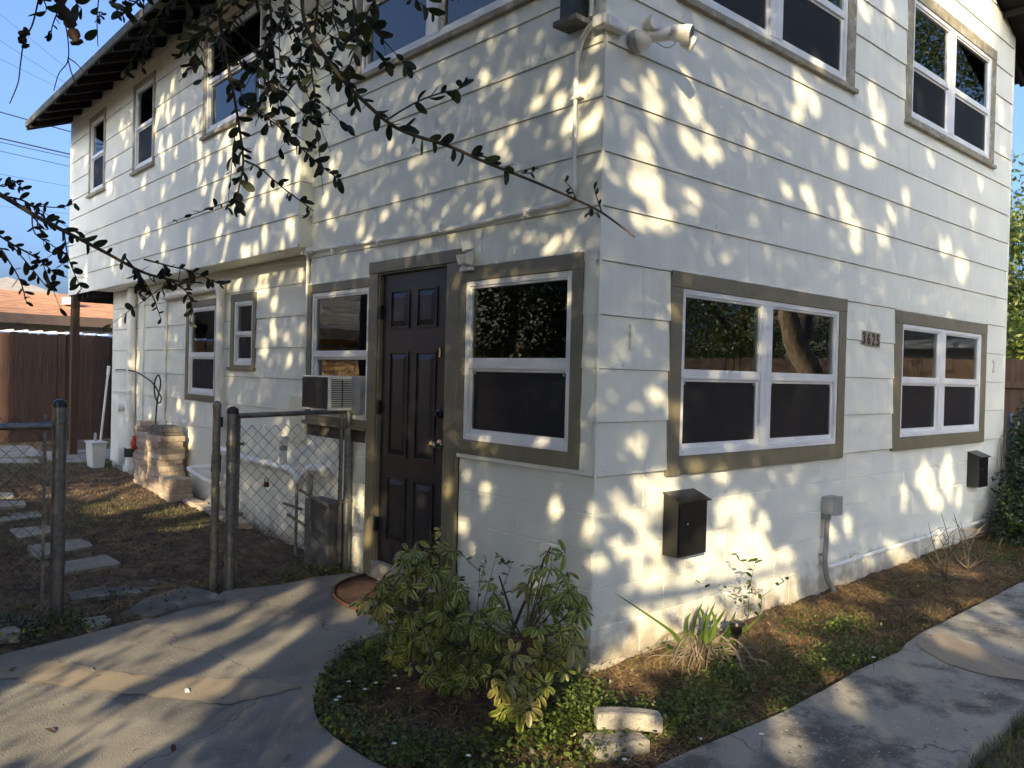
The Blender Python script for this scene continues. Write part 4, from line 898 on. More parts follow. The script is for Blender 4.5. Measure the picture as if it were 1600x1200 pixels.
# ---------------------------------------------------------------- leaves and plants
def leaf_geo(L,W,fold=.25,curl=.2,n=5):
    vs=[];uv=[];fs=[]
    for i in range(n+1):
        t=i/n; w=W*.5*(math.sin(math.pi*min(max(t,.04),.975))**.45)*(.80+.32*t); zc=-curl*L*t*t
        for s in (-1,0,1): vs.append((s*w,L*t,zc+(fold*w if s else 0))); uv.append((.5+.5*s*(1 if i not in(0,n) else .4),t))
    for i in range(n):
        for s in (0,1): a=i*3+s; fs.append((a,a+1,a+4,a+3))
    return np.array(vs),np.array(fs),np.array(uv)
def geo_mesh(name,g,m):
    V,Fc,UV=g; me=bpy.data.meshes.new(name); me.from_pydata(V.tolist(),[],Fc.tolist()); ul=me.uv_layers.new(name='UVMap'); ul.data.foreach_set('uv',UV[Fc.ravel()].astype(np.float32).ravel())
    me.materials.append(m); me.polygons.foreach_set('use_smooth',[True]*len(Fc)); me.update(); return me
def orient(dirv,up=(0,0,1),roll=0):
    y=Vector(dirv).normalized(); u=Vector(up)
    if abs(y.dot(u))>.97: u=Vector((1,0,.1))
    x=y.cross(u).normalized(); z=x.cross(y); M=Matrix((x,y,z)).transposed(); return M@Matrix.Rotation(roll,3,'Y')
class Leaves:
    """puts up to cap leaves down as parts sharing meshes, the rest into one stuff part"""
    def __init__(s,parent,meshgeos,m,name='leaf',cap=300): s.p=parent; s.g=meshgeos; s.m=m; s.name=name; s.items=[]; s.cap=cap
    def add(s,pos,R3,sc,parent=None): s.items.append((np.array(pos,float),R3,sc,rnd.randrange(len(s.g)),parent))
    def flush(s):
        k=sorted(range(len(s.items)),key=lambda i:-s.items[i][2]/np.dot(s.items[i][0]-CAM,AF)); top=set(k[:s.cap])
        ms=[geo_mesh(s.name,g,s.m) for g in s.g]; VV=[];FF=[];UU=[];n=0
        for i,(pos,R3,sc,gi,par) in enumerate(s.items):
            if i in top:
                o=bpy.data.objects.new(s.name,ms[gi]); col.objects.link(o); pp=par or s.p; o.parent=pp
                o.matrix_local=Matrix.Translation(Vector(pos-ROOT[pp.name]))@R3.to_4x4()@Matrix.Scale(sc,4)
            else:
                V,Fc,U=s.g[gi]; W=(np.array(R3)@V.T).T*sc+pos; VV.append(W);FF.append(Fc+n);UU.append(U);n+=len(V)
        if VV: o=bulk(s.name+'_mass',np.concatenate(VV),np.concatenate(FF),s.m,s.p,np.concatenate(UU)); o['kind']='stuff'

# ---- oak whose limb hangs over the left of the view
L3=np.array([-math.sin(SUN_AZ),math.cos(SUN_AZ),0.]); U3v=np.cross(L3,D)*-1
if U3v[2]<0: U3v=-U3v
def ab(P): P=np.asarray(P,float); return P@L3,P@U3v
def trunk(t,x,y,h,r,lean=(0,0),seed=0):
    rs=random.Random(seed); pts=[];rs_=[]
    for i in range(9):
        k=i/8; pts.append((x+lean[0]*k+.12*math.sin(k*5+seed),y+lean[1]*k+.10*math.sin(k*4+seed*2),gz(x,y)-.1+h*k)); rs_.append(r*(1.35-.35*min(1,k*5))*(1-.45*k))
    b=MB(); b.tube(spline(pts,3),[float(v) for v in np.interp(np.linspace(0,8,25),range(9),rs_)],12); b.build('trunk',M_BARK,t,smooth='all'); return pts
sites=[(-3.9,8.2,3.6),(.6,8.4,3.8),(4.6,7.9,3.8),(8.6,8.0,4.0)]
oaks=[]
labs=['spreading live oak casting the dappled shade, farthest right behind the viewer','live oak behind the viewer that shades the house corner','live oak whose leafy twigs hang across the upper left of the view','live oak behind the viewer that shades the back yard']
for i,(a,t_,h) in enumerate(sites):
    p=a*L3-D*t_; x,y=p[0],p[1]; t=thing('live_oak',labs[i],'tree',(x,y,gz(x,y))); pts=trunk(t,x,y,h,.24,(rnd.uniform(-.4,.4),rnd.uniform(-.4,.4)),i); oaks.append((t,pts[-1],a))
    for j in range(7):
        q=np.array(pts[rnd.choice((5,6,7,8))]); e=q+np.array([rnd.uniform(-.7,.7)]*3)*0+ L3*rnd.uniform(-2.2,2.2)+np.array([0,0,rnd.uniform(.3,3.2)])+D*np.array([1,1,0])*rnd.uniform(-1.2,1.2)
        mdp=(q+e)/2+np.array([0,0,rnd.uniform(-.1,.5)]); b=MB(); b.tube(spline([q,mdp,e],5),[.07-.055*k/10 for k in range(11)],7); b.build('limb',M_BARK,t,smooth='all')
# sunlit patches: openings in the foliage along the sun's rays
GAPS=[]
def gy(L,c=0.,k=1.):
    for g in L: P=ony(g[0],g[1],c); dep=np.dot(P-CAM,AF); a,b=ab(P); GAPS.append((a,b,g[2]*dep/FX*k,g[3]*dep/FX*k))
def gx(L,c=0.,k=1.):
    for g in L: P=onx(g[0],g[1],c); dep=np.dot(P-CAM,AF); a,b=ab(P); GAPS.append((a,b,g[2]*dep/FX*k,g[3]*dep/FX*k))
gy([(1020,165,16,28),(1075,170,16,32),(1078,235,14,16),(1112,243,14,22),(1008,255,14,24),(1022,300,20,36),(1040,345,20,28),(1003,352,12,14),(1082,318,6,10),(1250,150,16,20),(1275,170,14,22),(1240,180,8,14),(1375,200,12,26),(1362,150,10,20),(1313,245,8,16),(1356,250,14,16),(1258,305,14,18),(1311,300,8,14),(1322,335,8,18),(1335,378,10,20),(1376,365,12,14),(1392,335,5,10),(1416,310,7,12),(1472,385,12,22),(1500,420,14,20),(1520,335,5,10),(1562,180,5,16),(1566,240,4,12),(1532,290,5,8),(1453,250,5,10),(1438,150,9,18),(1278,90,10,26),(1390,22,9,20),(1536,25,6,20),(1350,20,8,16),(1225,300,10,10)])
gy([(1012,765,20,20),(1045,760,16,22),(1000,812,16,24),(1018,850,18,22),(1000,885,14,16),(1030,905,18,20),(968,790,12,16),(970,862,12,12),(985,935,18,22),(1025,945,22,22),(1060,930,22,24),(1085,900,20,26),(1110,880,22,24),(1130,850,18,30),(1135,800,18,24),(1165,860,20,34),(1190,880,18,40),(1195,820,12,26),(1215,910,16,24),(1150,915,24,26),(1240,930,12,18),(1100,960,22,14),(1280,945,10,10),(1005,975,20,14),(1450,755,20,18),(1480,745,18,20),(1462,780,22,14),(1412,775,10,16),(1500,775,8,18),(1326,825,8,12),(1300,838,8,10),(1400,860,16,10),(1360,880,14,8),(1470,845,12,12),(1060,650,6,14),(1085,735,14,8),(1000,690,8,12),(1022,618,8,10),(1130,745,8,10),(1115,880,48,46),(1170,875,44,60),(1080,935,48,32),(1225,900,22,44),(1150,800,20,30),(1015,930,26,40),(1195,920,28,30),(1020,770,22,22)])
gx([(862,132,14,18),(845,160,14,12),(876,165,14,16),(893,195,12,20),(917,205,10,18),(933,180,6,22),(932,60,5,18),(905,150,8,16),(925,130,6,18),(782,225,8,12),(800,205,7,12),(790,245,6,10),(761,124,5,8),(567,355,6,16),(575,380,5,10),(620,318,5,9),(750,330,9,6),(870,378,10,12),(855,392,8,6),(708,368,6,10),(520,270,6,18),(510,310,6,16),(530,250,5,14),(515,345,5,14),(611,230,4,10),(600,340,4,8),(645,255,4,7)])
gx([(725,820,11,14),(773,848,7,8),(792,817,6,8),(837,820,8,8),(868,792,6,8),(778,876,8,12),(742,860,6,7),(758,770,7,8),(735,740,9,9),(783,742,6,7),(808,838,7,9),(823,847,6,6),(923,805,8,16),(920,830,7,10),(927,880,8,8),(905,790,5,6),(752,800,4,5),(646,742,7,12),(660,780,5,12),(600,790,5,16),(555,850,6,28),(565,780,5,20),(547,800,5,22),(578,840,5,18),(716,440,4,9),(735,452,8,4),(730,520,4,10),(888,470,5,9),(845,690,16,5),(760,690,14,5),(670,700,5,8),(700,760,5,12)])
gx([(405,452,16,10),(375,450,12,8),(425,470,9,12),(424,515,7,14),(412,540,6,12),(450,561,5,10),(277,632,5,10),(300,640,8,10),(322,665,7,20),(292,685,12,16),(345,700,8,16),(214,560,4,16),(186,500,3,8),(232,650,5,10),(262,720,14,24),(240,672,10,10),(285,740,10,14),(214,620,4,12),(440,690,5,8),(520,680,6,9),(205,660,4,9)],.12)
# the far left upper wall is flecked all over
rs=random.Random(5)
for i in range(330):
    u=rs.uniform(115,480); v=rs.uniform(60,440)
    f=math.exp(-((u-410)**2/5200+(v-300)**2/9500))+.8*math.exp(-((u-350)**2/3500+(v-190)**2/4000))+.55*math.exp(-((u-185)**2/500+(v-215)**2/4000))+.5*math.exp(-((u-275)**2/1200+(v-190)**2/6000))+.18
    if rs.random()<f: gx([(u,v,rs.uniform(2.5,6),rs.uniform(6,15))],JX)
# driveway, bed and lawn
def gg(L,k=1.7):
    for g in L: P=ong(g[0],g[1]); dep=np.dot(P-CAM,AF); a,b=ab(P); GAPS.append((a,b,max(.062,g[2]*dep/FX*k),max(.075,g[3]*dep/FX*.5*k)))
for (u0,v0,u1,v1,w) in ((0,1105,335,1000,11),(0,1135,330,1010,9),(20,1165,240,1045,10),(0,1150,120,1110,12),(345,1057,465,988,9),(370,985,462,928,6),(150,1140,310,1075,6),(235,1165,325,1085,10),(190,1190,300,1120,8),(110,1035,350,958,7),(80,1095,240,1020,7),(0,1175,120,1135,8),(120,1160,260,1110,6)):
    for k in range(9): t=k/8; gg([(u0+(u1-u0)*t,v0+(v1-v0)*t,w*1.1,w*1.6)])
gg([(120,768,40,10),(170,775,30,10),(250,790,40,12),(60,775,30,8),(300,820,20,8),(200,800,30,8),(1340,925,22,14),(1260,960,26,14),(1200,975,24,14),(1020,1015,26,16),(985,1035,20,14),(1060,1000,24,10),(850,1150,22,18),(905,1125,20,16),(900,1080,12,10),(1480,965,18,10),(1530,950,16,8),(1560,995,22,10),(1475,1000,18,8),(940,1060,14,10),(1310,1080,14,8),(1230,1150,16,10),(810,1020,16,14),(805,1090,16,14),(1010,1105,12,14),(1420,880,16,8),(570,925,16,8),(560,950,12,6),(1100,1000,26,10),(930,1150,16,10),(880,1120,14,10),(960,1080,14,10),(1010,1150,14,10),(900,1170,18,10),(1030,990,20,10),(1060,1025,14,8),(1150,970,24,8),(1330,960,18,8),(1250,1010,12,8),(160,745,24,6),(220,775,30,8),(320,790,14,6),(230,750,20,5),(140,760,26,8),(190,762,26,8),(250,770,26,8),(300,775,20,8),(170,790,24,8),(95,765,24,8),(280,800,20,8),(30,760,20,8),(1500,890,14,8)])
NW=len(GAPS)
_g=[]; _rs=random.Random(99)
for k,(a,b,ra,rb) in enumerate(GAPS):
    if ra>.075:
        _g.append((a,b,ra*.92,rb*.92))
        if ra>.12: continue
    else: _g.append((a+_rs.uniform(-.2,.2)*ra,b+_rs.uniform(-.2,.2)*rb,ra*.62,rb*.62))
    if -.1<a<2.4 and b>1.2 and ra<.1: continue
    for q in range(2):
        th=_rs.uniform(0,6.28); rr=_rs.uniform(.5,1.25); f=_rs.uniform(.22,.5); _g.append((a+math.cos(th)*ra*rr,b+math.sin(th)*rb*rr,max(.016,ra*f),max(.022,rb*f)))
GAPS=_g
# a sprinkling of small chinks everywhere
for q in range(200):
    a,b=_rs.uniform(-4,8.5),_rs.uniform(-.5,6.2)
    if not (-.1<a<2.5 and b>1.0) and not (-3.6<a<-1.0 and b<5.5) and not (1.8<a<4.2 and b<1.4): _g.append((a,b,_rs.uniform(.006,.018),_rs.uniform(.010,.032)))
gp=np.array(GAPS)
# leaf cloud out of view, shaped so its gaps throw the sunlit patches
def leafcloud():
    N=700000
    a=nr.uniform(-5.2,10.2,N); b=nr.uniform(-1.9,8.3,N); t=5.9+3.4*nr.rand(N)
    # outline: crowns swell and fall away
    top=6.5+.9*np.sin(a*1.1+1)+.6*np.sin(a*2.7); keep=b<top+nr.normal(0,.25,N)
    # clumping
    cl=vnoise(a,b,2.2,31)*.6+vnoise(a*1.3+t,b,5,32)*.4; keep&=nr.rand(N)<np.clip(np.where((a>-.1)&(a<2.4),.95,.80)+.9*cl,0,1)
    a,b,t=a[keep],b[keep],t[keep]
    lit=np.zeros(len(a))
    for g in gp:
        q=((a-g[0])/(g[2]+.020))**2+((b-g[1])/(g[3]+.020))**2
        lit=np.maximum(lit,q<1.)
    rk=nr.rand(len(a)); keep=(lit<.5)|(rk<.04); a,b,t=a[keep],b[keep],t[keep]
    P=a[:,None]*L3+b[:,None]*U3v-t[:,None]*D
    ok=P[:,2]>gzv(P[:,0],P[:,1])+.05; P=P[ok]; a=a[ok]; n=len(P)
    # one diamond-ish leaf: 4 verts
    d=nr.normal(size=(n,3)); d/=np.linalg.norm(d,axis=1)[:,None]; e=np.cross(d,nr.normal(size=(n,3))); e/=np.linalg.norm(e,axis=1)[:,None]
    L=nr.uniform(.030,.066,n)[:,None]; W=L*nr.uniform(.28,.42,n)[:,None]
    V=np.stack([P-d*L,P+e*W,P+d*L,P-e*W],1)
    which=np.argmin(np.abs(a[:,None]-np.array([s[0] for s in sites])[None]),1)
    for i,(t_,_,_) in enumerate(oaks):
        v=V[which==i].reshape(-1,3)
        if len(v): o=bulk('crown',v,np.arange(len(v)).reshape(-1,4),M_CLOUD,t_); o['kind']='stuff'
leafcloud()
def overhead():
    # unseen limbs of the left oak, added to dim the left wall's skylight
    t,top,_=oaks[2]; rs=np.random.RandomState(77); n=9000
    c=np.array([(rs.uniform(-7,-.9),rs.uniform(-3,6.0),rs.uniform(7.1,8.3)) for _ in range(150)]); P=c[rs.randint(0,150,n)]+rs.normal(size=(n,3))*[.45,.45,.22]
    d=rs.normal(size=(n,3)); d/=np.linalg.norm(d,axis=1)[:,None]; e=np.cross(d,rs.normal(size=(n,3))); e/=np.linalg.norm(e,axis=1)[:,None]; L=rs.uniform(.05,.10,n)[:,None]; W=L*.4
    V=np.stack([P-d*L,P+e*W,P+d*L,P-e*W],1).reshape(-1,3); o=bulk('crown',V,np.arange(len(V)).reshape(-1,4),M_CLOUD,t); o['kind']='stuff'
    for q in ((-2,0,7.4),(-3,4,7.6),(-5,2,7.5),(-1.8,2.6,7.5)):
        b=MB(); b.tube(spline([np.array(top),(np.array(top)+np.array(q))/2+[0,0,1.0],q],6),[.10-.08*i/12 for i in range(13)],7); b.build('limb',M_BARK,t,smooth='all')
overhead()
def crown(t,c,rad,n,m,seed,size=(.05,.10),squash=.8,clump=30):
    rs=np.random.RandomState(seed); cc=rs.normal(size=(clump,3)); cc/=np.linalg.norm(cc,axis=1)[:,None]; cc*=rs.rand(clump)[:,None]**.4*rad; cc[:,2]*=squash
    k=rs.randint(0,clump,n); P=np.array(c)+cc[k]+rs.normal(size=(n,3))*rad*.17
    d=rs.normal(size=(n,3)); d/=np.linalg.norm(d,axis=1)[:,None]; e=np.cross(d,rs.normal(size=(n,3))); e/=np.linalg.norm(e,axis=1)[:,None]
    L=rs.uniform(size[0],size[1],n)[:,None]/2; W=L*.42; V=np.stack([P-d*L,P+e*W,P+d*L,P-e*W],1).reshape(-1,3)
    o=bulk('crown',V,np.arange(len(V)).reshape(-1,4),m,t); o['kind']='stuff'; return o
def tree(x,y,h,rad,label,n=9000,r=.16,seed=1,size=(.06,.12),m=None,squash=.8):
    t=thing('tree',label,'tree',(x,y,gz(x,y))); pts=trunk(t,x,y,h,r,(.3,.2),seed); crown(t,(x+.2,y+.1,h+rad*.35),rad,n,m or M_CLOUD,seed,size,squash)
    for j in range(4):
        q=np.array(pts[6]); e=q+np.array([rnd.uniform(-1,1)*rad*.7,rnd.uniform(-1,1)*rad*.7,rnd.uniform(.3,1)*rad]); b=MB(); b.tube([q,(q+e)/2+[0,0,.1],e],[.06,.04,.012],6); b.build('limb',M_BARK,t,smooth='all')
    return t
# oak mirrored in the big lower window
t=thing('live_oak','gnarled live oak mirrored in the large lower window','tree',(6.5,-2.35,.08))
b=MB(); b.tube(spline([(6.55,-2.30,0),(6.50,-2.35,1.0),(6.62,-2.28,1.6),(6.42,-2.42,2.1),(6.25,-2.5,2.8),(6.3,-2.6,4.2)],5),[float(x) for x in np.interp(np.linspace(0,1,26),[0,.1,.4,1],[.30,.19,.155,.10])],12); b.build('trunk',M_BARK,t,smooth='all')
crown(t,(6.6,-3.2,4.9),1.9,16000,M_CLOUD,3,(.05,.09)); 
for j in range(5): e=np.array([6.6+rnd.uniform(-1.5,1.5),-3+rnd.uniform(-1.4,1.2),4.6+rnd.uniform(-.5,1.5)]); b=MB(); b.tube([(6.27,-2.5,2.9+.2*j),e*.5+np.array([3.13,-1.25,1.6]),e],[.07,.05,.015],6); b.build('limb',M_BARK,t,smooth='all')
tree(12.5,-7.5,3.2,3.0,'bushy tree behind the cedar fence mirrored in the right wall windows',14000,.2,5)
tree(3.0,-10.5,3.0,3.2,'bushy tree far behind the viewer on the right',14000,.2,6)
tree(9.2,-12,3.2,3.2,'second bushy tree far behind the viewer on the right',14000,.2,8)
tree(16,3.35,3.9,2.2,'sunlit leafy tree beyond the right fence',22000,.15,9,(.09,.17),leafmat('sunlit_yard_leaf',(.06,.10,.02),(.26,.27,.06),trans=.35))
tree(24,9.0,4.6,2.6,'smaller distant tree beyond the right fence',9000,.18,10,(.10,.18))
tree(11.6,1.15,1.6,1.0,'low green shrub tree showing over the cedar fence',7000,.06,14,(.07,.12),leafmat('bright_shrub_leaf',(.06,.11,.015),(.22,.26,.05),trans=.35))
tree(11.4,-6.2,2.6,2.1,'dark dense tree close behind the cedar fence',16000,.18,21)
tree(11.6,-9.6,2.4,2.2,'second dark dense tree behind the cedar fence',14000,.18,22)
tree(12.3,-4.0,6.4,2.6,'tall tree behind the cedar fence mirrored in the upper right windows',14000,.22,23)
tree(9.5,-4.2,6.0,2.3,'tall leafy tree mirrored in the upper windows of the right wall',12000,.2,24)
tree(-5.4,5.2,1.5,1.75,'dense bushy tree left of the driveway mirrored in the window right of the door',16000,.14,25)
tree(-10.5,12.2,4.6,2.4,'tree near the tan house mirrored in the far left upper windows',12000,.2,26)
tree(-9.5,9.0,3.0,2.0,'bushy tree beside the tan neighbour house behind the viewer',9000,.15,12)

# ---- twigs hanging into the view
oak=oaks[2][0]; leafg=[leaf_geo(1,.54,.2,.12),leaf_geo(1,.46,.35,.3),leaf_geo(1,.60,.15,-.12),leaf_geo(1,.50,.25,.45)]
LV_=Leaves(oak,leafg,M_LEAF,'leaf',300)
limbs=[]
def twig(px,d0,d1,r0,nleaf,size=(.038,.055),start=.0,droop=.3,sub=0,mt=M_TWIG,seed=0,clus=1,bare=.0):
    if 3<=seed<=16: nleaf=int(nleaf*1.3); size=(size[0]*.72,size[1]*.9)
    rs=random.Random(seed); n=len(px); P=[atd(u,v,d0+(d1-d0)*i/(n-1)) for i,(u,v) in enumerate(px)]; S=spline(P,6); k=len(S)
    b=MB(); b.tube(S,[r0*(1-.75*i/(k-1))+.0006 for i in range(k)],6); tw=b.build('twig',mt,oak,smooth='all')
    for i in range(nleaf):
        t=start+(1-start)*(i+rs.random())/nleaf*(1-bare); j=min(k-2,int(t*(k-1))); p=S[j]+(S[j+1]-S[j])*rs.random(); d=S[j+1]-S[j]; d=d/np.linalg.norm(d)
        s=rs.choice((-1,1)); side=np.cross(d,AF)*s
        v=d*rs.uniform(.2,1.0)+side*rs.uniform(.3,1.1)+AF*rs.uniform(-.6,.6)+np.array([0,0,-droop*rs.random()])
        for q in range(clus):
            vv=v+np.array([rs.uniform(-.5,.5) for _ in range(3)])*(q>0); LV_.add(p,orient(vv,-AF*.8+np.array([rs.uniform(-.8,.8) for _ in range(3)]),rs.uniform(-1.3,1.3)),rs.uniform(*size)*rs.choice((.62,.8,.9,1.0)),tw)
    for i in range(sub):
        j=int(k*(.1+.8*rs.random())); p=S[j]; a=rs.uniform(-1.2,1.2); v=(AR*math.sin(a)+AD*math.cos(a)*rs.uniform(.3,1))*rs.uniform(.10,.24)+AF*rs.uniform(-.06,.06)
        q=[p,p+v*.5+AD*.01,p+v+AD*.02]; b=MB(); b.tube(q,[.0016,.0012,.0006],5); t2=b.build('twig',mt,oak,smooth='all')
        for m_ in range(rs.randint(5,9)):
            t=rs.uniform(.15,1); c=p+(q[2]-p)*t; vv=v/np.linalg.norm(v)*rs.uniform(.2,1)+AR*rs.uniform(-.8,.8)+AD*rs.uniform(-.3,.8)+AF*rs.uniform(-.6,.6)
            LV_.add(c,orient(vv,-AF*.8+np.array([rs.uniform(-.8,.8) for _ in range(3)]),rs.uniform(-.9,.9)),rs.uniform(*size)*.85,t2)
    return tw
twig([(455,-120),(470,-30),(478,40),(520,105),(560,150),(620,200),(700,228),(760,254),(830,282),(900,312),(940,332),(992,370)],2.0,1.75,.0055,36,(.030,.046),.25,bare=.42,seed=1,sub=0)
twig([(900,312),(893,295),(880,280)],1.77,1.75,.001,4,(.014,.022),seed=61); twig([(940,330),(933,310),(928,292)],1.76,1.75,.001,3,(.015,.022),seed=62); twig([(925,322),(920,335),(935,332)],1.76,1.75,.001,3,(.014,.022),seed=63); twig([(815,270),(830,270),(838,262)],1.8,1.78,.001,4,(.014,.022),seed=64)
twig([(600,190),(650,160),(690,145),(715,140),(725,128)],1.85,1.8,.0018,12,(.03,.045),.15,seed=2)
twig([(330,-100),(340,0),(348,60),(362,130),(374,200),(380,255),(372,300),(370,322)],2.1,2.0,.005,34,(.03,.048),.2,sub=3,seed=3)
twig([(380,165),(410,180),(445,205),(480,240),(505,262),(530,280)],2.05,1.95,.0022,20,(.032,.046),.1,seed=4)
twig([(380,250),(405,262),(440,292),(475,318),(490,330)],2.0,1.95,.0018,10,(.026,.036),.1,seed=5,bare=.1)
twig([(520,-100),(500,-20),(492,50),(486,100),(492,150),(488,170)],2.1,2.0,.004,26,(.03,.048),.2,sub=5,seed=6)
twig([(400,-110),(420,-10),(425,60),(432,120),(440,170)],2.15,2.05,.004,34,(.03,.048),.15,sub=7,seed=7,clus=1)
twig([(460,-60),(440,30),(412,80),(400,130),(404,185)],2.1,2.0,.003,26,(.03,.045),.1,sub=5,seed=8)
twig([(560,-80),(552,0),(560,60),(545,110),(556,170)],1.95,1.9,.003,22,(.03,.048),.1,sub=4,seed=9)
twig([(600,-60),(590,-10),(572,30),(600,60)],1.9,1.85,.0025,16,(.034,.052),.1,sub=3,seed=10)
twig([(380,-80),(370,-10),(330,35),(300,60),(296,75)],2.0,1.95,.003,22,(.03,.045),.15,sub=5,seed=11)
twig([(300,-80),(285,-20),(250,20),(235,50),(220,70)],1.95,1.9,.003,22,(.028,.042),.2,sub=4,seed=12)
twig([(260,-60),(225,-10),(205,10),(190,25)],1.95,1.9,.0025,16,(.028,.045),.2,sub=3,seed=13)
twig([(500,-80),(460,-20),(450,20),(470,70),(465,130)],2.2,2.1,.003,30,(.03,.045),.1,sub=6,seed=14)
twig([(540,-60),(520,10),(530,60),(512,100)],2.2,2.1,.003,20,(.03,.045),.1,sub=5,seed=15)
twig([(430,-40),(390,10),(360,40),(345,90)],2.2,2.1,.003,22,(.03,.045),.1,sub=5,seed=16)
# left branch
twig([(-160,210),(-60,272),(0,304),(60,340),(110,366),(160,392),(220,424),(262,436),(300,444)],2.6,2.45,.0085,34,(.03,.046),.35,seed=21,sub=3)
twig([(195,402),(220,432),(238,462),(252,500)],2.5,2.45,.0025,10,(.026,.036),.2,seed=22)
twig([(262,436),(290,455),(300,480),(296,505)],2.48,2.45,.002,14,(.026,.036),.1,seed=23)
twig([(225,405),(262,415),(300,424),(330,438),(346,444)],2.48,2.45,.0022,22,(.022,.034),.1,seed=24,sub=2)
twig([(-120,300),(-30,350),(20,382),(60,405),(88,430)],2.6,2.5,.004,24,(.028,.040),.25,seed=25,sub=3)
twig([(-80,350),(-10,380),(15,410),(32,440),(42,475)],2.6,2.5,.003,16,(.028,.040),.2,seed=26)
twig([(30,322),(60,322),(90,324),(118,318)],2.6,2.5,.002,12,(.024,.034),.1,seed=27)
twig([(100,362),(105,395),(115,425),(128,452)],2.5,2.45,.002,12,(.03,.044),.2,seed=28)
twig([(-60,250),(0,290),(20,282),(35,295)],2.6,2.5,.003,14,(.028,.038),.3,seed=29)
twig([(20,385),(50,420),(75,450),(80,440)],2.55,2.5,.002,10,(.028,.038),.2,seed=30)
twig([(50,335),(55,365),(90,390),(100,415)],2.55,2.5,.002,12,(.026,.036),.1,seed=31)
twig([(0,306),(40,315),(75,345),(90,350)],2.6,2.55,.003,16,(.026,.036),.1,seed=32,sub=2)
# bare dangling twigs, top left
twig([(70,-60),(60,0),(50,40),(38,62),(32,100),(28,130),(15,162)],1.7,1.65,.0014,0,seed=41); twig([(100,-50),(96,0),(106,60),(106,95),(92,115),(84,142)],1.75,1.7,.001,0,seed=42); twig([(106,90),(120,100),(132,115)],1.72,1.7,.0008,0,seed=43); twig([(160,-40),(152,20),(153,72)],1.75,1.7,.001,3,(.03,.045),seed=44); twig([(106,92),(112,115),(120,135)],1.72,1.7,.0008,0,seed=45)
twig([(60,-20),(72,10),(70,20)],1.7,1.65,.001,5,(.03,.045),seed=46); twig([(120,-30),(118,0),(128,15)],1.7,1.65,.001,6,(.03,.04),seed=47); twig([(175,-30),(172,5),(185,15)],1.7,1.65,.001,5,(.03,.04),seed=48); twig([(150,20),(160,20),(148,35)],1.7,1.68,.001,5,(.018,.026),seed=49); twig([(95,5),(82,40),(80,55)],1.7,1.66,.001,7,(.016,.028),seed=50)
LV_.flush()
for (px,d,r) in (([(92,-8),(98,15),(108,32),(114,50),(120,66)],1.6,.0105),([(44,48),(36,52),(34,60),(40,72)],1.65,.0075)):
    P=[atd(u,v,d) for u,v in px]; b=MB(); b.tube(spline(P,3),[r*(.35+abs(math.sin(i*1.1+.6))) for i in range((len(P)-1)*3+1)],6); o=b.build('curled_dead_leaf',M_DEAD,oak,smooth='all'); o['label']='brown curled dead leaf cluster'
# the limb that carries them
b=MB(); st=np.array(oaks[2][1]); e=atd(430,-160,2.1); b.tube(spline([st,st*.6+e*.4+[0,0,.5],st*.25+e*.75+[0,0,.35],e],6),[.09-.075*i/18 for i in range(19)],8); b.build('limb',M_BARK,oak,smooth='all')
b=MB(); e=atd(-160,210,2.6); b.tube(spline([st,st*.5+e*.5+[0,0,.6],e],6),[.07-.058*i/12 for i in range(13)],8); b.build('limb',M_BARK,oak,smooth='all')

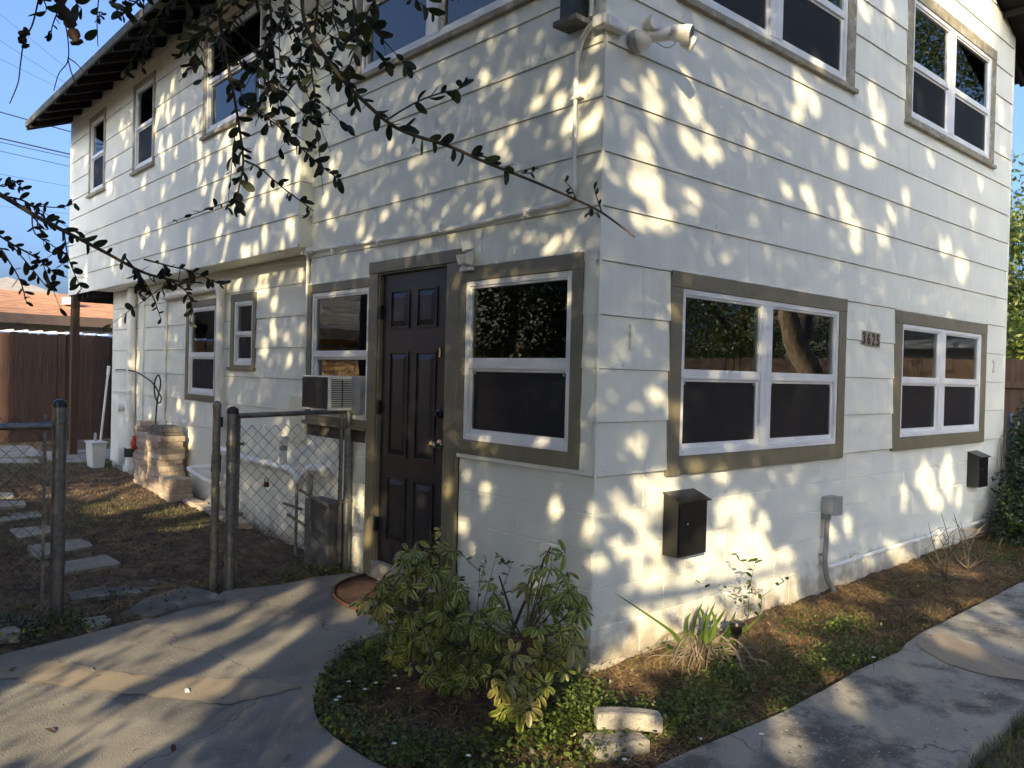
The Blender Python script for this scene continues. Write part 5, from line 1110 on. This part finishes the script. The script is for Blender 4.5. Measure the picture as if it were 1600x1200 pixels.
# ---- schefflera
def umbrella_bush(label,base,tops,outline,n,seed,dr,m1,yfrac,cap):
    rs=random.Random(seed); t=thing('umbrella_plant',label,'shrub',(base[0],base[1],gz(base[0],base[1])))
    geos=[leaf_geo(1,.40,.3,.25),leaf_geo(1,.36,.15,.45),leaf_geo(1,.44,.35,.1)]
    A=Leaves(t,geos,M_SCH,'leaf',cap); B=Leaves(t,geos,M_SCHY,'leaf',cap)
    pts=[]; tries=0
    xs=[p[0] for p in outline]; ys=[p[1] for p in outline]
    while len(pts)<n and tries<20000:
        tries+=1; u=rs.uniform(min(xs),max(xs)); v=rs.uniform(min(ys),max(ys))
        if not inpoly(np.array([u]),np.array([v]),outline)[0]: continue
        d=rs.uniform(*dr)+(-.25 if v>1020 else 0)
        c=atd(u,v,d)
        if c[0]>-.07 or c[2]<gz(c[0],c[1])+.06:
            c=atd(u,v,d-.4)
            if c[0]>-.07: continue
        if any(np.linalg.norm(c-q)<.042 for q,_ in pts): continue
        pts.append((c,v))
    base3=np.array([base[0],base[1],gz(*base)])
    # main stems
    stems=[]
    for tp in tops:
        e=atd(*tp); b0=base3+np.array([rs.uniform(-.1,.1),rs.uniform(-.1,.1),0]); mid=(b0+e)/2+np.array([rs.uniform(-.06,.06),rs.uniform(-.06,.06),0])
        S=spline([b0,mid,e],8); b=MB(); b.tube(S,[.011-.007*i/16 for i in range(17)],6); b.build('stem',M_TWIGP if 0 else M_TWIG,t,smooth='all'); stems+=S
    ST=np.array(stems)
    for c,v in pts:
        dd=np.linalg.norm(ST-(c-[0,0,.06]),axis=1); s=ST[int(np.argmin(dd))]
        b=MB(); b.tube([s,(s+c)/2+[0,0,-.01],c],[.004,.003,.002],5); b.build('stem',M_TWIG,t)
        k=rs.randint(6,9); ax=(c-s); ax=ax/(np.linalg.norm(ax)+1e-6); ax=ax*.7+np.array([rs.uniform(-.5,.5),rs.uniform(-.5,.5),.7])+(CAM-c)/np.linalg.norm(CAM-c)*.25; ax=Vector(ax).normalized()
        Q=ax.to_track_quat('Z','Y').to_matrix(); a0=rs.random()*6.28; sz=rs.uniform(.042,.086); L=B if rs.random()<yfrac(c,v) else A; dr_=rs.uniform(-.75,.05)
        for j in range(k):
            a=a0+j*6.283/k+rs.uniform(-.15,.15); d=Q@Vector((math.cos(a),math.sin(a),dr_+rs.uniform(-.2,.2))); d.z-=rs.uniform(-.1,.45)
            L.add(c+np.array(d)*.012,orient(d,tuple(ax),rs.uniform(-.7,.7)),sz*rs.uniform(.6,1.12))
    A.flush(); B.flush(); return t
umbrella_bush('taller variegated umbrella plant in front of the dark door',(-.45,.80),[(672,830,4.25),(600,900,4.2),(715,960,4.0),(650,940,3.8),(740,1000,3.9)],
 [(640,835),(665,812),(695,825),(708,850),(706,900),(722,915),(735,955),(748,990),(755,1040),(740,1075),(700,1075),(650,1060),(610,1030),(600,970),(562,945),(570,915),(615,890)],135,3,(3.75,4.35),M_SCH,lambda c,v:.30 if v<900 else .15,150)
umbrella_bush('shorter variegated umbrella plant against the block wall near the corner',(-.26,.32),[(860,855,3.9),(780,900,3.95),(895,960,3.8),(820,1000,3.5),(770,960,3.8)],
 [(838,862),(862,845),(893,870),(900,905),(912,940),(922,985),(910,1020),(880,1050),(850,1070),(830,1115),(790,1110),(775,1080),(745,1020),(735,960),(765,905),(800,925),(825,920)],86,4,(3.35,3.95),M_SCH,lambda c,v:.6 if v>990 else .15,150)
# thin leggy shrub between them
def leggy(name,label,cat,base,tips,m,leaf,nl,size,r=.004,seed=0,mt=M_TWIG,geo=None):
    rs=random.Random(seed); t=thing(name,label,cat,tuple(base)); A=Leaves(t,geo or [leaf_geo(1,.5,.2,.2)],m,'leaf',200) if leaf else None; base=np.array(base)
    for tp in tips:
        e=np.array(tp); mid=(base+e)/2+np.array([rs.uniform(-.05,.05),rs.uniform(-.05,.05),rs.uniform(-.02,.05)]); S=spline([base,mid,e],6); b=MB(); b.tube(S,[r*(1-.8*i/12) for i in range(13)],5); b.build('stem',mt,t,smooth='all')
        for i in range(rs.randint(2,4)):
            s=S[rs.randint(4,11)]; v=np.array([rs.uniform(-1,1),rs.uniform(-1,1),rs.uniform(.1,1)])*np.linalg.norm(e-base)*.25; b=MB(); b.tube([s,s+v*.6+[0,0,.01],s+v],[r*.5,r*.35,r*.15],5); b.build('twig',mt,t)
            if leaf:
                for q in range(nl): d=Vector((rs.uniform(-1,1),rs.uniform(-1,1),rs.uniform(-.5,.8))); A.add(s+v*rs.uniform(.2,1),orient(d,(0,0,1),rs.uniform(-1,1)),rs.uniform(*size))
        if leaf:
            for q in range(nl*2): d=Vector((rs.uniform(-1,1),rs.uniform(-1,1),rs.uniform(-.5,.8))); A.add(S[rs.randint(3,12)],orient(d,(0,0,1),rs.uniform(-1,1)),rs.uniform(*size))
    if A: A.flush()
    return t
leggy('shrub','leggy small leaved shrub between the two umbrella plants','shrub',(-.35,.55,.03),[atd(750,885,4.1),atd(775,870,4.1),atd(730,910,4.0),atd(800,880,4.0)],M_WEED,True,6,(.022,.034),seed=2)
gq=ong(1440+65,895)
leggy('bare_shrub','leafless pale twiggy shrub before the far end of the right wall','shrub',ong(1512,888),[atd(1545,840,6.3),atd(1500,815,6.4),atd(1575,845,6.2),atd(1490,800,6.6),atd(1530,825,6.5),atd(1480,850,6.3)],None,False,0,(0,0),r=.008,seed=4,mt=M_TWIGP)
leggy('bare_shrub','smaller dark leafless shrub left of the pale twiggy one','shrub',ong(1478,905),[atd(1450,815,6.4),atd(1462,830,6.3),atd(1440,850,6.2),atd(1470,800,6.4)],None,False,0,(0,0),r=.005,seed=6,mt=M_TWIG)
# tall weed by the wall
q=ong(1168,990); leggy('tall_weed','tall thin weed rising beside the strap leaved plant','weed',q,[atd(1183,868,4.35),atd(1190,930,4.3)],M_WEED,True,5,(.02,.045),r=.0025,seed=5)
# strap-leaved plant
def strap(P,w,m,par,name,fold=.3,twist=0):
    S=spline(P,5); k=len(S); V=[];Fc=[];UV=[]
    for i,s in enumerate(S):
        d=S[min(i+1,k-1)]-S[max(i-1,0)]; d/=np.linalg.norm(d)+1e-9; side=np.cross(d,AF*.9+np.array([math.cos(twist),math.sin(twist),.3])*.45); side/=np.linalg.norm(side)+1e-9; nn=np.cross(side,d); t=i/(k-1); ww=w*(1-t**2.2)*(.7+.3*min(1,t*6))+.0006
        V+=[s-side*ww+nn*ww*fold,s,s+side*ww+nn*ww*fold]; UV+=[(0,t),(.5,t),(1,t)]
    for i in range(k-1):
        for s in (0,1): a=i*3+s; Fc.append((a,a+1,a+4,a+3))
    return bulk(name,np.array(V),np.array(Fc),m,par,np.array(UV))
ag=thing('strap_leaved_plant','clump of green strap leaves over a grey dead skirt near the house corner','plant',(.47,-.42,.05))
C0=ong(1095,1040)+np.array([0,0,.04]); rs=random.Random(8)
for px,w in (([(1085,1020),(1083,985),(1092,955),(1098,942)],.011),([(1095,1030),(1096,1000),(1108,965),(1118,940)],.013),([(1100,1040),(1110,1010),(1118,975),(1110,950)],.013),([(1090,1030),(1080,1000),(1070,985)],.010),([(1110,1040),(1128,1005),(1142,975),(1150,955)],.013),([(1108,1045),(1135,1010),(1160,990),(1200,952)],.010),([(1098,1035),(1100,990),(1104,960)],.012),([(1080,1035),(1060,1000),(1040,980),(960,926)],.009),([(1105,1050),(1120,1030),(1130,1010)],.014),([(1115,1048),(1150,1000),(1158,985)],.011),([(1075,1035),(1050,1020),(1040,1010)],.008),([(1065,1035),(1048,1012),(1042,1008)],.008),([(1100,1045),(1115,1020),(1140,985)],.012),([(1092,1040),(1088,1010),(1080,980)],.011),([(1096,1040),(1104,1000),(1126,965),(1133,952)],.012),([(1100,1042),(1122,1012),(1150,985),(1172,978)],.011),([(1088,1038),(1074,1005),(1074,970),(1080,958)],.011),([(1094,1040),(1102,1005),(1100,965),(1094,950)],.013),([(1106,1046),(1128,1020),(1145,1008)],.013),([(1090,1042),(1070,1018),(1058,1008)],.011)):
    d=rs.uniform(-.10,.10); D0=np.dot(C0-CAM,AF); strap([atd(u,v,D0+d*(i/(len(px)-1))) for i,(u,v) in enumerate(px)],w*1.35,M_AGAVE,ag,'leaf',twist=rs.uniform(0,3))
for i in range(110):
    a=rs.uniform(0,6.28); r=rs.uniform(.12,.42); e=C0+np.array([math.cos(a)*r,math.sin(a)*r,0]); e[2]=gz(e[0],e[1])+.02+.05*math.exp(-((e[0]-.55)**2+(e[1]+.35)**2)/.12); s=C0+np.array([math.cos(a)*.02,math.sin(a)*.02,.02+rs.uniform(0,.05)]); mid=(s+e)/2+[rs.uniform(-.05,.05),rs.uniform(-.04,.04),rs.uniform(.02,.12)]; m2=mid*.35+e*.65+[rs.uniform(-.04,.04),rs.uniform(-.03,.03),rs.uniform(-.01,.05)]
    if e[1]>-.03: continue
    strap([s,mid,m2,e],rs.uniform(.003,.007),M_DRYLEAF,ag,'dry_leaf',twist=rs.uniform(0,3))
# climbing evergreen at the far end
vs=thing('climbing_shrub','dense dark evergreen shrub swallowing the fence post at the far right','shrub',(6.35,-.45,.1))
def blob(par,cs,n,size,m,seed,name='foliage'):
    rs=np.random.RandomState(seed); Ps=[]
    for (c,r) in cs:
        k=int(n*r[0]*r[1]*r[2]/sum(q[1][0]*q[1][1]*q[1][2] for q in cs)); u=rs.normal(size=(k,3)); u/=np.linalg.norm(u,axis=1)[:,None]; u*=(rs.rand(k)**.38)[:,None]*(1+.22*np.sin(u[:,0]*7+seed)*np.sin(u[:,2]*6))[:,None]; Ps.append(np.array(c)+u*np.array(r))
    P=np.concatenate(Ps); P=P[(P[:,2]>gzv(P[:,0],P[:,1]))&~((P[:,1]>-.02)&(P[:,0]<6.25))]; n=len(P)
    d=rs.normal(size=(n,3)); d/=np.linalg.norm(d,axis=1)[:,None]; e=np.cross(d,rs.normal(size=(n,3))); e/=np.linalg.norm(e,axis=1)[:,None]; L=rs.uniform(size[0],size[1],n)[:,None]/2; W=L*.5
    V=np.stack([P-d*L,P+e*W,P+d*L,P-e*W],1).reshape(-1,3); o=bulk(name,V,np.arange(len(V)).reshape(-1,4),m,par); o['kind']='stuff'
M_EVER=leafmat('evergreen_leaf',(.014,.030,.012),(.05,.09,.03),trans=.15)
blob(vs,[((6.05,-.36,.50),(.50,.30,.52)),((6.30,-.26,.98),(.40,.20,.38)),((5.65,-.40,.28),(.42,.28,.28)),((6.9,-.6,.6),(.6,.5,.6)),((6.75,-.15,1.05),(.3,.2,.5))],24000,(.03,.06),M_EVER,4)
for i in range(8): b=MB(); x,y=6.2+rnd.uniform(-.3,.5),-.3+rnd.uniform(-.2,.1); b.tube([(x,y,.05),(x+rnd.uniform(-.2,.2),y+.05,.5),(x+rnd.uniform(-.3,.3),y+.1,1.0)],[.012,.008,.003],5); b.build('stem',M_TWIG,vs)
leggy('young_shrub','lighter green sprig growing out below the far mailbox','shrub',(5.6,-.35,.1),[(5.35,-.33,.48),(5.5,-.3,.60),(5.65,-.4,.55),(5.25,-.38,.42)],M_WEED,True,9,(.04,.06),r=.006,seed=9)

# ---------------------------------------------------------------- ground cover
HOUSEP=[(-.02,-.02),(6.3,-.02),(6.3,9),(.1,9),(.1,3.1),(-.02,3.1)]
def free(x,y): return ~(inpoly(x,y,DRIVE)|inpoly(x,y,WALK)|inpoly(x,y,HOUSEP))
def gsurf(x,y): return gzv(x,y)+(vnoise(x,y,3,1)-.5)*.03+(vnoise(x,y,9,2)-.5)*.025+(vnoise(x,y,15,3)-.5)*.018+.05*np.exp(-((x-.55)**2+(y+.35)**2)/.12)
def scatter_blades(name,x,y,h,w,lean,m,seed):
    rs=np.random.RandomState(seed); n=len(x); z=gsurf(x,y)-.004; a=rs.rand(n)*6.283; b=rs.rand(n)*6.283; H=rs.uniform(h[0],h[1],n); W=rs.uniform(w[0],w[1],n); ln=rs.uniform(lean[0],lean[1],n)
    P=np.stack([x,y,z],1); s=np.stack([np.cos(a),np.sin(a),0*a],1)*W[:,None]; d=np.stack([np.cos(b)*np.sin(ln),np.sin(b)*np.sin(ln),np.cos(ln)],1)*H[:,None]; mid=P+d*.55; tip=P+d; tip[:,2]-=H*.18*np.sin(ln); tip[:,2]=np.maximum(tip[:,2],z+.004)
    V=np.stack([P-s,P+s,mid+s*.8,tip,mid-s*.8],1).reshape(-1,3); k=np.arange(n)[:,None]*5; Fc=np.concatenate([k+[0,1,2,4],k+[4,2,3,3]],0)
    q=np.concatenate([(k+np.array([[0,1,2]])),(k+np.array([[0,2,4]])),(k+np.array([[4,2,3]]))],0)
    o=bulk(name,V,q,m); o['kind']='stuff'; return o
def scatter_leaves(name,x,y,hz,size,m,seed,flat=.6,ratio=.6):
    rs=np.random.RandomState(seed); n=len(x); z=gsurf(x,y)+rs.rand(n)**1.3*hz; P=np.stack([x,y,z],1)
    nn=rs.normal(size=(n,3))*(1-flat); nn[:,2]+=1; nn/=np.linalg.norm(nn,axis=1)[:,None]; r=rs.normal(size=(n,3)); d=np.cross(nn,r); d/=np.linalg.norm(d,axis=1)[:,None]; e=np.cross(nn,d); L=rs.uniform(size[0],size[1],n)[:,None]/2; W=L*ratio
    V=np.stack([P-d*L,P-d*L*.1+e*W+nn*L*.2,P+d*L,P-d*L*.1-e*W+nn*L*.2],1).reshape(-1,3); o=bulk(name,V,np.arange(len(V)).reshape(-1,4),m); o['kind']='stuff'; return o
def pick(n,x0,x1,y0,y1,dens,seed):
    rs=np.random.RandomState(seed); x=rs.uniform(x0,x1,n); y=rs.uniform(y0,y1,n); k=free(x,y)&(rs.rand(n)<np.clip(dens(x,y),0,1)); return x[k],y[k]
nz=lambda x,y,s,sd:vnoise(x,y,s,sd)
# back yard: straw, sparse grass, litter
yd=lambda x,y:np.clip((y-2.3)*4,0,1)*((x<.15))
x,y=pick(90000,-4.2,.3,2.0,12.2,lambda x,y:yd(x,y)*(.25+.9*nz(x,y,1.5,41))*np.where((x>-1)&(y<5),.35,1),1); scatter_blades('dry_grass',x,y,(.02,.06),(.0015,.003),(.5,1.5),M_STRAW,1)
x,y=pick(70000,-4.2,.3,2.3,12.2,lambda x,y:yd(x,y)*np.clip((nz(x,y,.9,42)-.36)*3,0,1)*np.where(y>4.2,1,.2),2); scatter_blades('lawn_grass',x,y,(.02,.06),(.0015,.003),(.2,1.2),M_GRASS,2)
x,y=pick(9000,-3.6,.3,2.1,6,lambda x,y:.8+0*x,3); scatter_leaves('leaf_litter',x,y,.008,(.012,.04),M_LITTER,3,.75,.45)
# edge weeds by the thick post and gate
x,y=pick(7000,-3.3,-1.2,1.95,2.7,lambda x,y:np.exp(-((x+2.15)**2/.10+(y-2.28)**2/.03))+.10*nz(x,y,5,43)*2,4); scatter_leaves('edge_weeds',x,y,.10,(.018,.035),M_WEED,4,.5)
x,y=pick(2500,-1.1,-.0,2.3,2.75,lambda x,y:np.clip((nz(x,y,5,44)-.4)*2,0,1)*.8,5); scatter_leaves('gate_foot_weeds',x,y,.06,(.015,.03),M_WEED,5,.5)
# planting bed in front
def bedmask(x,y): return (x>-1.5)&(x<.45)&(y>-.95)&(y<1.3)
x,y=pick(60000,-1.45,.5,-.95,1.3,lambda x,y:np.clip(.05+2.0*(nz(x,y,3.3,45)-.33),0,1)*np.where((x>-.12)&(y>-.5),.06,1),6); x,y=x[:26000],y[:26000]; scatter_leaves('bed_weeds',x,y,.085,(.014,.032),M_WEED,6,.45,.62)
x,y=pick(5000,-1.45,.6,-.95,1.3,lambda x,y:.6+0*x,7); scatter_leaves('bed_litter',x,y,.01,(.02,.06),M_LITTER,7,.7,.45)
# strip by the right wall
x,y=pick(110000,-.15,7,-.97,-.01,lambda x,y:np.clip(1.9*nz(x,y,2.5,46),0,1)*np.clip(1.3-x*.11,0,1),8); scatter_blades('straw_mulch',x,y,(.03,.10),(.0012,.003),(1.0,1.55),M_STRAW,8)
x,y=pick(18000,-1.3,.4,-.93,.9,lambda x,y:np.clip(1.3*nz(x,y,2.7,52)-.15,0,1)*(.5+.5*(x>-.6)),18); scatter_blades('bed_straw',x,y,(.03,.09),(.0012,.003),(.9,1.5),M_STRAW,18)
x,y=pick(26000,.2,7,-.97,-.01,lambda x,y:np.clip((nz(x,y,2.6,47)-.6)*3,0,1)*np.clip(-y*1.5,0.1,1),9); scatter_leaves('strip_weeds',x,y,.06,(.012,.028),M_WEED,9,.45)
x,y=pick(22000,.2,7,-.97,-.01,lambda x,y:np.clip((nz(x,y,2.2,48)-.45)*2,0,1)*.45,10); scatter_blades('strip_grass',x,y,(.02,.08),(.0012,.0028),(.1,1.1),M_GRASS,10)
x,y=pick(4500,.0,7,-.97,-.01,lambda x,y:.7+0*x,11); scatter_leaves('strip_litter',x,y,.008,(.015,.04),M_LITTER,11,.75,.45)
# weeds spilling round the plant clump and lawn beyond the sidewalk
x,y=pick(9000,-.3,1.9,-.97,-.45,lambda x,y:np.clip((nz(x,y,4,49)-.35)*2.4,0,1),12); scatter_leaves('walk_edge_weeds',x,y,.10,(.014,.03),M_WEED,12,.45)
x,y=pick(30000,.2,6,-2.8,-1.67,lambda x,y:.9+0*x,13); scatter_blades('verge_grass',x,y,(.02,.07),(.0015,.003),(.1,1.2),M_GRASS,13)
rs_=np.random.RandomState(61); x=rs_.uniform(-3.2,8,1400); y=rs_.uniform(-1.9,2.4,1400); k=inpoly(x,y,DRIVE)|inpoly(x,y,WALK); k&=rs_.rand(1400)<.30; x,y=x[k],y[k]
_o=gsurf; gsurf=lambda x,y:gzv(x,y)+np.where(y<-.9,.052,.024)
scatter_leaves('paving_litter',x,y,.003,(.006,.028),M_LITTER,61,.8,.35); gsurf=_o
# white flowers
flm=MB()
def flower(u,v,lab,hgt=.10,m=M_PETAL):
    c=hit(2,gz(*ong(u,v)[:2])+hgt,u,v); t=thing('flower',lab,'flower',(c[0],c[1],c[2]-hgt),'small white weed flowers')
    b=MB(); b.tube([(c[0],c[1],c[2]-hgt),(c[0]+.004,c[1],c[2])],.0012,4); b.build('stalk',M_GRASS,t)
    b=MB()
    for k in range(5):
        a=k*1.2566+rnd.random()*.3; e=(c[0]+math.cos(a)*.013,c[1]+math.sin(a)*.013,c[2]+.004); s=(-math.sin(a)*.0055,math.cos(a)*.0055)
        mm=((c[0]+e[0])/2,(c[1]+e[1])/2,c[2]+.006); b.add([(c[0],c[1],c[2]),(mm[0]+s[0],mm[1]+s[1],mm[2]),e,(mm[0]-s[0],mm[1]-s[1],mm[2])],[(0,1,2,3)])
    b.build('petals',m,t)
for i,(u,v) in enumerate([(545,1066),(587,1068),(570,1078),(617,1057),(622,1077),(525,1095),(530,1090),(616,1163),(732,1182),(976,1188),(1190,1148),(1365,1028)]):
    flower(u,v,'tiny white five petalled weed flower in the front beds')

# ---------------------------------------------------------------- neighbours and background
def simple_house(name,label,x0,x1,y0,y1,ze,zr,wall,roofm,eave=.5,axis='x',wins=(),fascia=M_BROWNTRIM):
    t=thing(name,label,'house',((x0+x1)/2,(y0+y1)/2,gz((x0+x1)/2,(y0+y1)/2)))
    b=MB(); b.box(x0,x1,y0,y1,-.1,ze); b.build('wall',wall,t)
    X0,X1,Y0,Y1=x0-eave,x1+eave,y0-eave,y1+eave
    # roof in courses so that the rows read
    if axis=='x':
        ym=(Y0+Y1)/2; n=16
        for s in (0,1):
            ya=Y0 if s==0 else Y1
            b=MB()
            for i in range(n):
                t0,t1=i/n,(i+1)/n; P=lambda tt,dz,xx:(xx,ya+(ym-ya)*tt,ze+(zr-ze)*tt+dz)
                b.hexa([P(t0,0,X0),P(t0,0,X1),P(t1+.01,0,X1),P(t1+.01,0,X0),P(t0,.05,X0),P(t0,.05,X1),P(t1+.01,.02,X1),P(t1+.01,.02,X0)])
            b.build('roof',roofm,t)
        b=MB(); b.box(X0,X1,Y0-.03,Y0-.001,ze-.18,ze+.04); b.build('fascia',fascia,t)
        b=MB(); b.prism([(x0+.01,y0,ze),(x0+.01,y1,ze),(x0+.01,(y0+y1)/2,zr-.2)],(x1-x0-.02,0,0)); b.build('gable',wall,t)
    else:
        xm=(X0+X1)/2
        for s in (0,1):
            xa=X0 if s==0 else X1; b=MB(); n=16
            for i in range(n):
                t0,t1=i/n,(i+1)/n; P=lambda tt,dz,yy:(xa+(xm-xa)*tt,yy,ze+(zr-ze)*tt+dz)
                b.hexa([P(t0,0,Y0),P(t0,0,Y1),P(t1+.01,0,Y1),P(t1+.01,0,Y0),P(t0,.05,Y0),P(t0,.05,Y1),P(t1+.01,.02,Y1),P(t1+.01,.02,Y0)])
            b.build('roof',roofm,t)
        b=MB(); b.prism([(x0,y0+.01,ze),(x1,y0+.01,ze),((x0+x1)/2,y0+.01,zr-.2)],(0,y1-y0-.02,0)); b.build('gable',wall,t)
        for X_ in (X0-.02,X1+.001): b=MB(); b.box(X_,X_+.02,Y0,Y1,ze-.16,ze+.03); b.build('fascia',fascia,t)
    for (a,b_,c,d,e,f) in wins:
        q=MB(); q.box(a,b_,c,d,e,f); w=q.build('window',M_VINYL,t); q=MB(); q.box(a+.06 if b_-a>.2 else a-.012,b_-.06 if b_-a>.2 else b_+.012,c-.012 if b_-a>.2 else c+.06,d+.012 if b_-a>.2 else d-.06,e+.06,f-.06); q.build('pane',M_DARK,w)
    return t
a0=ony(0,490,18.2); r0=ony(0,450,20.5)
simple_house('neighbour_house','low cream house with an orange shingle roof behind the back fence',-14,4.6,18.6,24.0,2.66,3.42,M_CREAM,M_REDROOF,eave=.5,axis='x',wins=((-2.2,.4,18.56,18.62,1.3,2.4),(1.9,2.9,18.56,18.62,1.3,2.4)))
b=MB(); q=ony(107,472,19.6); b.box(q[0]-.15,q[0]+.15,19.3,19.6,q[2]-.08,q[2]+.10); setp(b.build('roof_vent',M_WHITE,bevel=.02),'white square vent on the orange neighbour roof','roof vent')
t=thing('neighbour_house','grey hipped roof house far beyond the orange roof','house',(2.9,31.5,.3))
b=MB(); b.box(-1.2,7.0,28,35,-.1,2.8); b.build('wall',M_CREAM,t)
b=MB(); x0,x1,y0,y1,ze,zr=-1.8,7.6,27.4,35.6,2.8,4.66
b.add([(x0,y0,ze),(x1,y0,ze),(x1,y1,ze),(x0,y1,ze),(2.75,31,zr),(3.15,32,zr)],[(0,1,4),(1,2,5,4),(2,3,5),(3,0,4,5),(3,2,1,0)]); b.build('roof',M_GREYROOF,t)
# white ribbed canopy beyond the fence
t=thing('metal_canopy','white ribbed metal edge showing just over the back fence','canopy',(-1,13.4,.3))
b=MB(); b.box(-8,3.4,13.2,15.2,2.10,2.125); b.build('panel',M_STEELW,t)
b=MB(); b.tube([(-8,13.18,2.115),(3.4,13.18,2.095)],.025,8); b.build('edge_tube',mat('blue_grey_paint',(.12,.17,.33),.5),t)
for i in range(52): b=MB(); x=-8+i*.22; b.box(x,x+.035,13.16,15.1,2.126,2.165); b.build('rib',M_STEELW,t)
for x in (-7.8,-2.4,3.2): b=MB(); b.box(x,x+.08,13.3,13.38,.2,2.1); b.build('post',M_STEELW,t)
simple_house('neighbour_house','tan stucco house with grey shingle roof mirrored in the window beside the door',-16,-4.6,13.2,20,2.42,4.4,M_TAN,M_GREYROOF,eave=.9,axis='x')
b=MB(); b.tube([(-5.6,11.4,0),(-5.6,11.4,7)],.17,10); setp(b.build('utility_pole',M_TWIG),'dark utility pole in front of the tan neighbour house','pole')
simple_house('neighbour_house','white house beyond the cedar fence mirrored in the far lower window',15,22,-9,-2.2,2.5,3.9,M_WHITE,M_GREYROOF,eave=.6,axis='y',fascia=M_WHITE)
simple_house('neighbour_house','pale house half hidden by the tree at the far right',21,28,5.9,11,3.4,5.0,M_WHITE,M_GREYROOF,eave=.4,axis='y',fascia=M_WHITE)
# overhead wires
def cable(p0,p1,r,lab,sag=.5):
    P=[]
    for i in range(13):
        t=i/12; q=np.array(p0)*(1-t)+np.array(p1)*t; q[2]-=sag*4*t*(1-t); P.append(q)
    b=MB(); b.tube(P,r,5); setp(b.build('overhead_wire',M_CABLE,smooth='all'),lab,'wire','overhead utility wires')
for i,(v0,v1,r,lab) in enumerate([(22,118,.006,'topmost thin overhead wire'),(63,140,.007,'second overhead wire from the top'),(92,150,.006,'third overhead wire from the top'),(175,208,.022,'thick dark overhead cable just under the eave corner'),(216,243,.026,'thickest overhead cable left of the house'),(222,248,.014,'cable close under the thickest overhead cable'),(236,262,.012,'thin wire below the pair of thick cables'),(272,293,.007,'faint wire below the cables'),(322,335,.006,'lowest faint wire over the neighbour roof')]):
    yp=30+i*.2; a=atd(0,v0,yp); b_=atd(118,v1,yp+2); d=b_-a; cable(a-d*5,b_+d*4,r,lab,0.0)
a=atd(1580,374,30); b_=atd(1600,373,30); d=b_-a; cable(a-d*10,b_+d*20,.012,'overhead wire crossing behind the right end of the house',0)

# hooks under the overhang
for k,(u,v) in enumerate(((435,392),(472,392))):
    c=onx(u,v,JX+.02); b=MB(); b.tube([c+[0,.018*math.sin(a),-.012+.018*math.cos(a)] for a in np.linspace(0,5,10)],.004,5); setp(b.build('screw_hook',M_PIPE,smooth='all'),['left screw hook under the overhang edge','right screw hook under the overhang corner'][k],'hook')
# loose twig and litter pieces on the concrete
for i,(u,v) in enumerate([(270,1173),(290,1084),(25,1050),(240,935),(455,1188),(650,1190),(1095,1178),(70,1148)]):
    c=ong(u,v); g=leaf_geo(.05,.022,.3,.3); me=geo_mesh('fallen_leaf',g,M_LITTER if i not in(1,6) else M_PETAL); o=bpy.data.objects.new('fallen_leaf',me); col.objects.link(o); o.location=(c[0],c[1],c[2]+(.026 if u<900 else .06)); o.rotation_euler=(0,0,rnd.random()*6); setp(o,['dry red brown leaf lying low left on the driveway','small white scrap on the driveway patch','pale chip at the left edge of the driveway','dry leaf near the gate post','dry leaf at the bottom edge of the driveway','dry leaf at the bottom of the planting bed curb','white paper scrap at the near end of the sidewalk','dry leaf in the lower left of the driveway'][i],'leaf' if i not in(1,6) else 'scrap')
